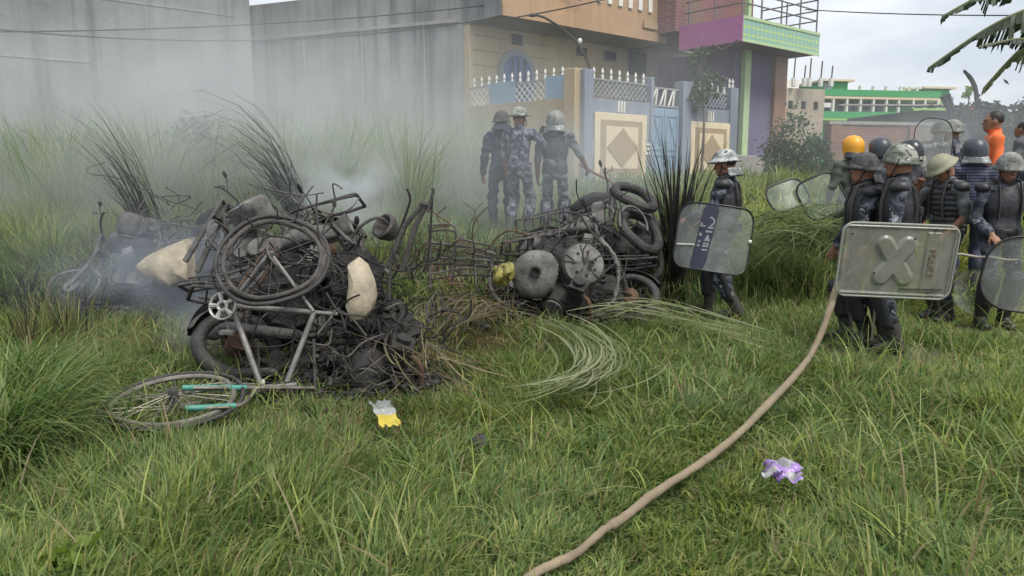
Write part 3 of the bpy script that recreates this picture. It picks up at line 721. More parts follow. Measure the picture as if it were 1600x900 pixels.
    # tank: lofted sections
    if tank is not False:
        sec = [(.40, .05, .05, .80), (.34, .10, .085, .815), (.22, .135, .11, .82), (.08, .135, .10, .81), (-.04, .105, .07, .785), (-.12, .06, .04, .765)]
        vs, fs, n = [], [], 14
        for x, w, h, z in sec:
            for q in range(n):
                a = 2*math.pi*q/n; ca, sa = math.cos(a), math.sin(a)
                vs.append((x, w*math.copysign(abs(ca)**.7, ca), z+.04+h*(sa if sa > 0 else .75*sa)))
        for i in range(len(sec)-1):
            for q in range(n): r = (q+1) % n; fs.append((i*n+q, i*n+r, (i+1)*n+r, (i+1)*n+q))
        fs += [tuple(range(n-1, -1, -1)), tuple((len(sec)-1)*n+q for q in range(n))]
        t = B(MB().add(vs, fs).jitter(.004), 'fuel_tank', tk)
        B(MB().lathe([(.035, 0), (.035, .02), (.028, .026), (.01, .026)], (.2, 0, .955), (0, 0, 1), 14), 'filler_cap', M_char, t)
    if seat:
        s = MB(); n = 7
        for i in range(n): x = -.14-i*.1; s.tube([(x, -.12, .775+.02*math.sin(i)), (x, 0, .80+.01*i/2), (x, .12, .775)], .008, 6)
        for yy in (-.12, .12): s.tube(bezier([(-.1, yy, .77), (-.4, yy*1.05, .765), (-.78, yy*.8, .82)], 5), .010, 6)
        B(s, 'seat_frame', M_burnt)
    # exhaust, shocks, guards, rack, pegs
    x = MB(); x.tube(bezier([(.20, -.05, .62), (.30, -.09, .52), (.28, -.12, .36), (.1, -.14, .27), (-.2, -.15, .27)], 5), .018, 8)
    x.tube([(-.2, -.15, .27), (-.26, -.155, .28), (-.75, -.17, .36), (-.80, -.172, .368)], [.02, .042, .046, .02], 12); B(x, 'exhaust', M_ash)
    for s in (-1, 1):
        p, q = Vector((-.62, .13*s, .33)), Vector((-.50, .135*s, .70))
        m = MB(); m.tube([p, q], .012, 8); m.tube(spring(p.lerp(q, .15), p.lerp(q, .85), .028, 8, .005), .0055, 5); B(m, 'shock_absorber', M_burnt)
    gd = MB(); vs, fs = [], []
    for i in range(13):
        a = R(35)+i*R(115)/12
        for yy, dr in ((-.065, -.02), (0, .012), (.065, -.02)): vs.append(rc+Vector((math.cos(a)*(.345+dr), yy, math.sin(a)*(.345+dr))))
    for i in range(12):
        for j in range(2): fs.append((i*3+j, i*3+j+1, i*3+j+4, i*3+j+3))
    gm = B(gd.add(vs, fs), 'mudguard', M_burnt); gm.modifiers.new('s', 'SOLIDIFY').thickness = .003
    rk = MB()
    for yy in (-.09, -.03, .03, .09): rk.tube([(-.62, yy, .86), (-.98, yy, .88)], .007, 6)
    rk.tube([(-.62, -.1, .86), (-.62, .1, .86)], .008, 6); rk.tube([(-.98, -.1, .88), (-.98, .1, .88)], .008, 6); rk.tube([(-.7, .09, .86), (-.6, .12, .74)], .008, 6); rk.tube([(-.7, -.09, .86), (-.6, -.12, .74)], .008, 6)
    if rack: B(rk, 'luggage_rack', M_burnt)
    pg = MB(); pg.tube([(.02, -.24, .30), (.02, .24, .30)], .011, 7); pg.tube([(-.05, .18, .38), (-.12, .24, .52), (-.10, .30, .53)], .010, 7); B(pg, 'footpeg', M_burnt)
    if extra:      # crash guard and hanging wiring
        cg = MB(); cg.tube([(.335, -.04, .62), (.335, .04, .62)], .011, 7); cg.tube(bezier([(.33, .03, .62), (.34, .28, .60), (.35, .33, .48), (.32, .26, .37), (.28, .03, .35)], 5), .011, 7)
        cg.tube(bezier([(.33, -.03, .62), (.34, -.28, .60), (.35, -.33, .48), (.32, -.26, .37), (.28, -.03, .35)], 5), .011, 7); B(cg, 'crash_guard', M_ash)
        for i in range(9):
            wr = MB()
            a = Vector((random.uniform(-.3, .45), random.uniform(-.12, .12), random.uniform(.5, .95))); pts = [a]
            for j in range(3): pts.append(pts[-1]+Vector((random.uniform(-.18, .18), random.uniform(-.12, .12), random.uniform(-.16, .08))))
            wr.tube(bezier(pts, 5), random.uniform(.003, .006), 5); B(wr, 'wire', M_char)
    return o

def crumple(o, amt=.03, seed=0):
    """bend a wreck as a whole: one smooth random displacement for all its parts"""
    g = np.random.default_rng(seed); K = g.normal(0, 3.2, (6, 3)); ph = g.uniform(0, 6.28, 6); D = g.normal(0, 1, (6, 3))*amt/2.0
    todo = list(o.children)
    while todo:
        c = todo.pop(); todo += list(c.children)
        if c.type != 'MESH': continue
        n = len(c.data.vertices); v = np.empty(n*3, np.float32); c.data.vertices.foreach_get('co', v); v = v.reshape(-1, 3)
        v = v + (np.sin(v @ K.T + ph) @ D).astype(np.float32)
        c.data.vertices.foreach_set('co', v.ravel()); c.data.update()

def lay(o, px, py, d, yaw, roll, pitch=0, z=None, dz=0):
    """stand the wreck at a photo column; yaw = heading, roll = lean about its own length"""
    p = P(px, py, d); crumple(o, .035, int(px))
    o.rotation_euler = (Matrix.Rotation(yaw, 3, 'Z') @ Matrix.Rotation(pitch, 3, 'Y') @ Matrix.Rotation(roll, 3, 'X')).to_euler()
    o.location = (p.x, p.y, (T(p.x, p.y) if z is None else z)+dz)

# left wreck, long side to the camera, sunk in smoke
w = motorcycle('burnt_motorcycle', 'burnt motorcycle at the left end of the heap, leaning in blue smoke', seed=2, tank=M_ash, fr_tyre=False, lamp=False)
lay(w, 205, 480, 7.9, R(186), R(34), dz=.05)
w = motorcycle('burnt_motorcycle', 'ashen motorcycle lying flat behind the white panel at the left', seed=3, tank=M_char, fr_tyre=False, re_tyre=False, lamp=False)
lay(w, 300, 470, 8.4, R(-8), R(-40), dz=.25, pitch=R(-6))
w = motorcycle('burnt_motorcycle', 'burnt motorcycle whose engine shows above the upright bicycle wheel', seed=4, tank=False, seat=False, fr_wheel=False, bars=False, lamp=False)
lay(w, 400, 430, 6.4, R(170), R(30), dz=.50, pitch=R(6))
# central wreck under the bicycle
w = motorcycle('burnt_motorcycle', 'charred motorcycle under the bicycle, its rear tyre and rusty hub facing out', seed=5, tank=M_char, fr_wheel=False, fr_tyre=False, seat=True, lamp=False, steer=R(25))
lay(w, 520, 596, 5.45, R(38), R(-40), dz=.06)
w = motorcycle('burnt_motorcycle', 'toppled motorcycle behind the bicycle with its bars in the air', seed=6, tank=M_ash, fr_wheel=False, re_tyre=False, lamp=True, steer=R(-20))
lay(w, 515, 540, 5.85, R(16), R(-22), dz=.20, pitch=R(-20))
# right-hand pair
w = motorcycle('burnt_motorcycle', 'grey ash covered motorcycle at the front of the right heap', seed=7, tank=M_ashlight, fr_tyre=False, steer=R(40), re_tyre=True)
lay(w, 885, 492, 7.75, R(160), R(36), dz=.02)
w = motorcycle('burnt_motorcycle', 'blackened motorcycle lying across the middle of the right heap', seed=8, tank=M_ash, fr_tyre=True, steer=R(-35))
lay(w, 935, 470, 8.15, R(20), R(-45), dz=.20, pitch=R(-5))
w = motorcycle('burnt_motorcycle', 'motorcycle on top of the right heap with a tyre pointing up', seed=9, tank=M_char, fr_tyre=True, steer=R(20), lamp=False)
lay(w, 945, 415, 8.6, R(14), R(-58), dz=.50, pitch=R(-14))

# ---------------------------------------------------------------- the bicycle
def bp_(px, py): return P(px, py, 4.72+(604-py)/200*.34)
bc = empty('bicycle', P(420, 604, 4.72), label='old burnt bicycle upended on the heap, front wheel flat in the grass', cat='bicycle')
BB, HUB, SC, HT, HBm = bp_(362, 478), bp_(426, 400), bp_(491, 488), bp_(409, 606), bp_(446, 603)
f = MB()
f.tube([BB, HT], .021, 10); f.tube([BB, SC], .020, 10); f.tube([SC, HBm], .019, 10); f.tube([HT+(HT-HBm)*.3, HBm+(HBm-HT)*.5], .020, 10)
f.tube([BB+Vector((-.03, 0, .03)), BB+Vector((.03, -.0, -.03))], .028, 12)
f.build('frame', M_tubepaint, bc)
s = MB(); dn = Vector((0, -.055, .03))
for k in (-1, 1):
    s.tube([BB+dn*k*.5, HUB+dn*k], .014, 8); s.tube([SC+dn*k*.3, HUB+dn*k], .012, 8)
s.tube([SC, SC+(SC-BB).normalized()*.16], .014, 8); s.build('stays', M_tubepaint, bc)
loc = Vector(bc.location)
nrm = Vector((.10, -.72, .69)).normalized()
wheel(bc, P(425, 405, 5.05)-loc, nrm, .385, True, M_burnt, M_rubber, 9, .022, .03, .1, 'rear_wheel', .015, M_ash)
MB().ring(P(427, 402, 5.09), nrm, .36, .014, 40, 6, flat=2.2, a0=0, a1=R(220)).build('mudguard', M_burnt, bc)
wheel(bc, P(272, 625, 4.30)-loc, Vector((.02, -.14, 1)), .405, True, M_brightrim, M_rubber, 32, .018, .03, .1, 'front_wheel', .013, M_ash)
hbar = MB(); hbar.tube(bezier([P(492, 606, 4.66), P(440, 606, 4.64), P(392, 606, 4.60), P(340, 606, 4.38), P(286, 606, 4.30)], 6), .0125, 8)
hbar.tube(bezier([P(398, 608, 4.60), P(390, 622, 4.40), P(372, 634, 4.24), P(330, 637, 4.15), P(292, 638, 4.10)], 6), .0125, 8)
hbar.tube(bezier([P(400, 600, 4.62), P(350, 599, 4.55), P(315, 602, 4.5)], 5), .006, 6)
hb = hbar.build('handlebar', M_brightrim, bc)
MB().tube([P(285, 606, 4.30), P(300, 606, 4.32), P(384, 606, 4.52)], [.017, .019, .019], 10).build('grip', M_teal, hb)
MB().tube([P(290, 638, 4.10), P(305, 638, 4.115), P(368, 634, 4.225)], [.017, .019, .019], 10).build('grip', M_teal, hb)
fk = MB()
for k in (-1, 1): fk.tube(bezier([HT+Vector((0, 0, .02*k)), P(350, 614, 4.5)+Vector((0, 0, .035*k)), P(278, 627, 4.33)+Vector((0, 0, .04*k))], 5), .011, 8)
fk.build('fork', M_brightrim, bc)
ch = MB(); cc = bp_(352, 476)+Vector((0, -.05, 0)); cn = Vector((-.1, -.93, .3)).normalized()
ch.ring(cc, cn, .088, .010, 36, 6, flat=.5); ch.ring(cc, cn, .03, .012, 20, 6)
u_ = cn.orthogonal().normalized(); w_ = cn.cross(u_)
for k in range(5):
    a = k*2*math.pi/5+.4; dd = u_*math.cos(a)+w_*math.sin(a); ch.tube([cc+dd*.025, cc+dd*.088], [.012, .017], 6)
chn = ch.build('chainring', mat('bright_alloy', (.55, .54, .52), .5, .5, col2=(.3, .29, .28), vscale=12), bc)
MB().tube([cc, cc+Vector((.04, -.02, -.16))], .010, 6).box(cc+Vector((.045, -.06, -.165)), (.09, .06, .022)).build('crank', M_ash, bc)
MB().tube(bezier([BB+Vector((0, -.03, .05)), HUB+Vector((-.03, -.03, .04)), HUB+Vector((.03, -.03, .0)), HUB+Vector((.02, -.03, -.03)), BB+Vector((.06, -.03, -.04))], 6), .007, 5).build('chain', M_rust, bc)
MB().ell(bp_(411, 598), (.013, .013, .024)).build('joint', mat('white_rag', (.6, .6, .57), .9), bc)
MB().tube([P(490, 530, 4.9), P(493, 628, 4.66)], .010, 7).build('seat_post', M_burnt, bc)

# ---------------------------------------------------------------- loose burnt pieces
def loose(name, label, cat, m, mt, smooth=True):
    """single-mesh thing whose origin sits at its lowest point"""
    lo = min(m.v, key=lambda p: p[2]); o = bpy.data.objects.new(name, m.mesh(name, lo)); COL.objects.link(o); o.location = lo
    for x in (mt if isinstance(mt, (list, tuple)) else [mt]): o.data.materials.append(x)
    if isinstance(mt, (list, tuple)): o.data.polygons.foreach_set('material_index', m.m)
    if smooth: o.data.polygons.foreach_set('use_smooth', [True]*len(o.data.polygons)); o.data.set_sharp_from_angle(angle=R(32))
    return tag(o, label, cat)
# cream tank / side panels
def shell(prof, c, rot, n=18, lump=.03):
    vs, fs = [], []; ph = random.random()*5
    a_ = np.array(prof); ti = np.linspace(0, len(prof)-1, 15); sm = [bezier([Vector(p) for p in prof], 5)[min(int(round(t*5)), 5*(len(prof)-1))] for t in ti]; prof = [(p.x, max(p.y, .01), max(p.z, .01)) for p in sm]
    for x, w, h in prof:
        for q in range(n):
            a = 2*math.pi*q/n; ca, sa = math.cos(a), math.sin(a); k = 1+lump*math.sin(3*a+ph+x*9)
            vs.append(Vector(c)+rot @ Vector((x, w*math.copysign(abs(ca)**.75, ca)*k, h*math.copysign(abs(sa)**.75, sa)*k)))
    for i in range(len(prof)-1):
        for q in range(n): r = (q+1) % n; fs.append((i*n+q, i*n+r, (i+1)*n+r, (i+1)*n+q))
    return MB().add(vs, fs+[tuple(range(n-1, -1, -1)), tuple((len(prof)-1)*n+q for q in range(n))])
random.seed(21)
def slab(poly, d, th, tilt=0):
    """bulging moulded panel with the given outline (photo columns/rows at distance d)"""
    pts = [P(a, b, d+tilt*(450-b)/100) for a, b in poly]; c = sum(pts, Vector())/len(pts); k = len(pts); vs, fs = [], []
    rings = [(1.0, .5), (1.0, .1), (.93, -.25), (.72, -.42), (.4, -.5)]
    for s, q in rings:
        for p in pts: vs.append(c+(p-c)*s+Vector((0, th*q, 0)))
    for i in range(len(rings)-1):
        for j in range(k): l = (j+1) % k; fs.append((i*k+j, i*k+l, (i+1)*k+l, (i+1)*k+j))
    fs += [tuple(range(k-1, -1, -1)), tuple((len(rings)-1)*k+j for j in range(k))]
    return MB().add(vs, fs)
rot = Matrix.Rotation(R(75), 3, 'Y') @ Matrix.Rotation(R(20), 3, 'X')
m = slab([(543, 412), (558, 404), (572, 414), (582, 438), (587, 462), (582, 484), (566, 502), (548, 503), (541, 480), (547, 445)], 5.0, .16, .1)
loose('fuel_tank', 'scorched cream fuel tank standing on end right of the bicycle frame', 'fuel tank', m.jitter(.003), M_creamtank)
rot = Matrix.Rotation(R(-6), 3, 'Z') @ Matrix.Rotation(R(-24), 3, 'Y')
m = slab([(212, 414), (232, 398), (262, 384), (288, 374), (296, 382), (299, 410), (298, 438), (284, 440), (268, 448), (240, 436), (216, 424)], 7.15, .2, .15)
loose('side_fairing', 'pale cream motorcycle fairing on the smoking left wreck', 'fairing', m.jitter(.003), M_creamtank)
m = MB(); m.ell(P(783, 430, 7.35), (.095, .09, .095), lump=.12, nu=24, nv=16); m.ell(P(794, 424, 7.3), (.065, .065, .08), lump=.12, nu=24, nv=16); m.jitter(.004)
loose('melted_lump', 'half melted yellow green plastic lump at the left foot of right heap', 'plastic lump', m, mat('melted_yellow', (.34, .29, .07), .6, col2=(.11, .13, .05), vscale=9, bump=.4, bscale=20))
# upright fork with bar and headlamp shell sticking out of the heap
fo = empty('broken_fork', P(622, 430, 5.3), label='broken front fork sticking up out of the central heap', cat='fork')
k = MB()
for dx in (0, 24): k.tube([P(606+dx, 420, 5.3), P(633+dx*.7, 352, 5.3), P(662+dx*.2, 318, 5.3)], [.022, .020, .015], 8)
k.tube([P(656, 318, 5.3), P(676, 322, 5.3)], .02, 8); k.tube([P(668, 332, 5.28), P(677, 300, 5.28), P(676, 294, 5.28)], .012, 6); k.build('stanchion', M_burnt, fo)
k = MB(); k.tube(bezier([P(676, 300, 5.28), P(672, 372, 5.3), P(668, 410, 5.32)], 5), .007, 6); k.tube(bezier([P(636, 295, 5.3), P(641, 312, 5.3), P(634, 335, 5.32), P(612, 400, 5.34), P(608, 470, 5.0)], 5), .009, 6); k.build('cable', M_char, fo)
hl = MB(); c = P(598, 352, 5.6); hl.lathe([(.02, -.14), (.07, -.12), (.10, -.05), (.105, 0), (.085, .012), (.03, -.04)], c, Vector((-.5, -.6, .5)), 20)
hl.tube(bezier([P(548, 372, 5.55), P(568, 350, 5.55), P(592, 340, 5.6), P(610, 352, 5.6)], 5), .012, 6)
loose('headlamp_shell', 'blackened headlamp shell with a bent stalk beside the broken fork', 'headlamp', hl, M_burnt)
# rear carrier of a bicycle between the heaps
fr = empty('carrier_frame', (X(715, 7.5), 7.5, T(X(715, 7.5), 7.5)), label='flattened rod frame lying between the central and right heaps', cat='metal frame')
for nm, pts in (('rail', [(668, 352), (708, 352), (718, 372), (770, 384)]), ('rail', [(664, 378), (700, 382), (742, 388), (775, 398)]), ('rail', [(664, 402), (712, 404), (788, 408)]), ('rail', [(672, 428), (730, 420), (790, 424)]), ('strut', [(672, 352), (672, 450)]), ('strut', [(712, 376), (706, 440)]), ('strut', [(740, 384), (744, 446)]), ('strut', [(766, 388), (770, 440)])):
    for q in range(2):
        MB().tube(bezier([P(a, b+q*9, 7.4+.28*q+random.uniform(-.05, .05)) for a, b in pts], 5), random.uniform(.008, .015), 6).build(nm, M_burnt if q else M_ash, fr)
# burnt drum facing the camera on the right heap, chain hanging, tyres on top
dm = empty('brake_drum', P(905, 440, 7.35), label='big grey wheel drum with dark centre hole on the right heap', cat='wheel drum')
c = P(912, 413, 7.4); ax = Vector((.18, -.93, .30)).normalized()
MB().lathe([(.02, .03), (.045, .045), (.06, .05), (.10, .042), (.15, .03), (.20, .02), (.215, -.02), (.21, -.14), (.12, -.16)], c, ax, 28).build('drum', M_ashlight, dm)
MB().lathe([(.03, .052), (.034, .058), (.02, .06), (.005, .045)], c+Vector((.06, -.02, .0)), ax, 14).build('axle_hole', M_char, dm)
du = ax.orthogonal().normalized(); dw_ = ax.cross(du)
for k in range(7):
    a = k*2*math.pi/7; q = c+(du*math.cos(a)+dw_*math.sin(a))*.118+ax*.034; MB().lathe([(.016, 0), (.016, .010), (.008, .012)], q, ax, 8).build('bolt', M_char, dm)
for k in range(4): MB().ring(c-ax*(.03+.03*k), ax, .215, .009, 30, 5).build('cooling_fin', M_burnt, dm)
for k in range(5):
    a = k*2*math.pi/5+.3; dd = du*math.cos(a)+dw_*math.sin(a); MB().tube([c+dd*.06+ax*.046, c+dd*.2+ax*.026], .010, 6).build('rib', M_ash, dm)
MB().ring(c, ax, .155, .012, 36, 6).build('lip', mat('scorched_yellow', (.42, .36, .18), .7, col2=(.2, .18, .12), vscale=10), dm)
c = P(836, 428, 7.35); rot = Matrix.Rotation(R(15), 3, 'Y')
tkm = shell([(-.22, .02, .03), (-.19, .09, .13), (-.10, .14, .22), (.02, .15, .245), (.13, .13, .22), (.20, .07, .12), (.22, .02, .03)], c, rot, n=24, lump=.045); tkm.jitter(.005)
tko = empty('ash_tank', P(836, 470, 7.35), label='ash grey bulging fuel tank at the left of the right heap', cat='fuel tank')
tkm.build('body', M_ashlight, tko)
MB().lathe([(.055, 0), (.058, .02), (.04, .024), (.035, -.01)], c+Vector((-.0, -.15, .04)), Vector((-.1, -1, .1)), 16).build('filler_hole', M_char, tko)
for (px, py, d, rr, ax, lb) in ((992, 308, 8.45, .24, (.35, -.35, .87), 'scorched bare tyre on the very top of the right heap'), (1002, 362, 8.2, .25, (.5, -.55, .65), 'black tyre with pale edge at the right flank of the right heap')):
    t = MB().ring(P(px, py, d), ax, rr, .055, 40, 10, wob=.03); loose('scrap_tyre', lb, 'tyre', t, M_rubber)
MB_ = MB().ring(P(990, 350, 8.05), (.55, -.75, .35), .20, .014, 30, 6, a0=R(120), a1=R(330)); loose('pale_hoop', 'pale metal hoop curving over the black tyre on the right', 'hoop', MB_, M_ashlight)
m = MB(); m.tube(bezier([P(928, 350, 7.7), P(938, 372, 7.6), P(962, 405, 7.5), P(966, 440, 7.45), P(958, 470, 7.4), P(948, 478, 7.4)], 6), [.02]*30+[.012], 6); m.jitter(.006)
loose('hanging_chain', 'pale drive chain hanging down the front of the right heap', 'chain', m, M_ashlight)
m = MB(); m.tube(bezier([P(898, 355, 7.6), P(905, 335, 7.6), P(922, 360, 7.6), P(945, 385, 7.55)], 6), .013, 6); loose('bent_rod', 'bent hooked rod rising over the grey wheel drum', 'rod', m, M_burnt)
m = MB(); m.tube(bezier([P(855, 402, 7.4), P(868, 382, 7.4), P(900, 338, 7.5)], 5), .010, 6); loose('bent_rod', 'straight dark rod slanting up from the ash grey tank', 'rod', m, M_char)

# scorched engine blocks and seat remains low in the heaps
def engine_block(label, c, yaw, roll, sc, mt):
    o = empty('engine_block', c, 0, label, 'engine'); o.rotation_euler = (roll, .3, yaw); o.scale = (sc, sc, sc)
    MB().lathe([(.04, -.12), (.11, -.115), (.135, -.06), (.135, .06), (.11, .115), (.04, .12)], (0, 0, 0), (0, 1, 0), 20).box((.15, 0, .02), (.2, .18, .17)).jitter(.004).build('crankcase', mt, o, world=False)
    g = MB()
    for i in range(7): g.box((.17, 0, .13+i*.026), (.15, .16, .011))
    g.cyl((.17, 0, .05), (.17, 0, .33), .05).jitter(.002).build('finned_cylinder', mt, o, world=False)
    MB().lathe([(.10, 0), (.098, .02), (.05, .03), (.02, .032)], (0, -.12, 0), (0, -1, 0), 18).build('side_cover', M_ash, o, world=False)
    MB().tube(bezier([(.2, -.05, .25), (.32, -.1, .2), (.36, -.12, .0), (.25, -.14, -.1)], 5), .02, 8).build('pipe_stub', M_rust, o, world=False)
engine_block('black engine block at the foot of the central heap below the cream tank', P(575, 578, 5.0), R(10), R(20), 1.0, M_char)
engine_block('black engine block at the front foot of the right heap', P(872, 470, 7.45), R(-20), R(30), 1.1, M_char)
engine_block('pale engine block perched behind the upright bicycle wheel', P(402, 330, 6.6), R(160), R(70), 1.0, M_ashlight)
engine_block('ashen engine block on the left heap above the fairing', P(205, 352, 7.9), R(30), R(80), 1.0, M_ash)
for (px, py, d, r, lb) in ((470, 585, 5.2, (.34, .2, .16), 'charred seat foam lump under the bicycle frame'), (600, 520, 5.4, (.26, .2, .24), 'charred lump behind the cream tank'), (925, 465, 7.8, (.42, .25, .2), 'charred lump under the grey wheel drum'), (980, 395, 8.4, (.34, .2, .22), 'charred seat lump on the right flank of right heap'), (430, 470, 5.6, (.36, .25, .3), 'charred lump deep behind the bicycle wheel'), (545, 440, 5.7, (.26, .2, .24), 'charred lump deep behind the cream tank and seat tube'), (330, 440, 7.9, (.5, .3, .3), 'charred lump behind the blue smoke'), (870, 420, 8.0, (.34, .25, .3), 'charred lump between ash tank and drum')):
    b = MB(); b.ell(P(px, py, d), r, lump=.13, nu=30, nv=20); b.jitter(.016); loose('charred_lump', lb, 'charred lump', b, M_char)
# charred bits under the heaps (uncountable)
def debris(name, cx, cy, rx, ry, n, label, hmax=.12):
    b = MB()
    for i in range(n):
        a, q = random.uniform(0, 6.28), math.sqrt(random.random()); x, y = cx+rx*q*math.cos(a), cy+ry*q*math.sin(a)
        z = T(x, y)+random.uniform(.0, hmax*(1.2-q)); s = random.uniform(.012, .05)
        if random.random() < .45:
            d = Vector((random.gauss(0, 1), random.gauss(0, 1), random.gauss(0, .5))).normalized()*random.uniform(.08, .28); p = Vector((x, y, z+.03))
            b.tube(bezier([p-d, p+Vector((0, 0, random.uniform(0, .05))), p+d], 3), random.uniform(.003, .009), 5)
        else: b.ell((x, y, z+s*.4), (s*random.uniform(.7, 1.8), s*random.uniform(.7, 1.5), s*.7), nu=7, nv=5, lump=.15)
    b.m = [random.choice((0, 0, 0, 1, 2)) for _ in b.m]
    # colour per piece, not per face
    o = b.build(name, [M_char, M_ash, M_burnt]); tag(o, label, 'debris', kind='stuff')
random.seed(31)
debris('charred_debris', X(510, 5.1), 5.15, .80, .5, 330, 'charred bits and wire scraps under the central heap', .3)
debris('charred_debris', X(900, 7.8), 7.9, 1.0, .6, 230, 'charred bits and wire scraps under the right heap', .3)
debris('charred_debris', X(240, 8.0), 8.0, 1.6, .7, 230, 'charred bits and ash under the smoking left heap', .25)
debris('charred_debris', X(720, 7.4), 7.4, .8, .5, 130, 'charred rods and scraps between the heaps', .3)
# tangles of wire
def tangle(cx, cy, cz, r, n, label, mt):
    b = MB()
    for i in range(n):
        p = Vector((cx, cy, cz))+Vector((random.gauss(0, r*.5), random.gauss(0, r*.4), random.gauss(0, r*.45))); pts = [p]
        d = Vector((random.gauss(0, 1), random.gauss(0, 1), random.gauss(0, .8)))
        for j in range(4):
            d = (d+Vector((random.gauss(0, .8), random.gauss(0, .8), random.gauss(0, .8)))).normalized(); pts.append(pts[-1]+d*r*.42)
        for q in pts: q.z = max(q.z, T(q.x, q.y)+.02)
        b.tube(bezier(pts, 5), random.uniform(.003, .008), 5)
    loose('wire_tangle', label, 'wire tangle', b, mt)
c = P(575, 540, 5.0); tangle(c.x, c.y, c.z, .36, 34, 'tangle of burnt wires right of the bicycle frame', M_burnt)
c = P(470, 390, 5.5); tangle(c.x, c.y, c.z, .34, 24, 'tangle of grey rods inside the upright bicycle wheel', M_ash)
c = P(870, 440, 7.55); tangle(c.x, c.y, c.z, .42, 30, 'tangle of burnt wires between ash tank and wheel drum', M_burnt)
c = P(250, 360, 8.1); tangle(c.x, c.y, c.z, .50, 26, 'tangle of ashen rods above the pale fairing', M_ash)
c = P(720, 420, 7.4); tangle(c.x, c.y, c.z, .42, 26, 'tangle of brown wire over the flattened rod frame', M_rust)
c = P(505, 470, 5.35); tangle(c.x, c.y, c.z, .40, 34, 'dense black wiring behind the bicycle seat tube', M_char)
c = P(620, 480, 5.3); tangle(c.x, c.y, c.z, .34, 30, 'dense black wiring at the right end of the central heap', M_char)
c = P(960, 400, 8.1); tangle(c.x, c.y, c.z, .45, 26, 'black rods sticking out of the right heap top', M_char)
c = P(545, 590, 4.9); tangle(c.x, c.y, c.z, .25, 22, 'blackened wires low in front of the central engine', M_char)
# ---------------------------------------------------------------- people
def surface_nets(f, org, h, tagf):
    nx, ny, nz_ = f.shape; ins = f < 0
    acc = np.zeros((nx-1, ny-1, nz_-1, 3), np.float32); cnt = np.zeros((nx-1, ny-1, nz_-1), np.float32)
    for ax in range(3):
        sl0 = [slice(None)]*3; sl1 = [slice(None)]*3; sl0[ax] = slice(0, -1); sl1[ax] = slice(1, None)
        a, b = f[tuple(sl0)], f[tuple(sl1)]; cr = (a < 0) != (b < 0); t = np.where(cr, a/np.where(a == b, 1, a-b), 0)
        o1, o2 = [i for i in range(3) if i != ax]
        for d1 in (0, 1):
            for d2 in (0, 1):
                s = [None]*3; s[ax] = slice(None)
                s[o1] = slice(d1, f.shape[o1]-1+d1); s[o2] = slice(d2, f.shape[o2]-1+d2)
                c = cr[tuple(s)]; tt = t[tuple(s)]
                cnt += c; acc[..., ax] += np.where(c, tt, 0); acc[..., o1] += c*d1; acc[..., o2] += c*d2
    act = cnt > 0; idx = -np.ones(act.shape, np.int64); ijk = np.argwhere(act); idx[act] = np.arange(len(ijk))
    V = org+(ijk+acc[act]/cnt[act][:, None])*h; tv = tagf[:-1, :-1, :-1][act]; Fs = []
    for ax in range(3):
        o1, o2 = [(1, 2), (2, 0), (0, 1)][ax]
        s0 = [slice(1, -1)]*3; s0[ax] = slice(0, -1); s1 = list(s0); s1[ax] = slice(1, None)
        a, b = ins[tuple(s0)], ins[tuple(s1)]
        for flip, cond in ((0, a & ~b), (1, ~a & b)):
            e = np.argwhere(cond)
            if not len(e): continue
            e = e+np.array([0 if i == ax else 1 for i in range(3)])
            def g(d1, d2): q = e.copy(); q[:, o1] -= d1; q[:, o2] -= d2; return idx[q[:, 0], q[:, 1], q[:, 2]]
            q = [g(1, 1), g(0, 1), g(0, 0), g(1, 0)]
            if flip: q = q[::-1]
            Fs.append(np.stack(q, 1))
    F = np.concatenate(Fs); F = F[(F >= 0).all(1)]
    return V, F, tv

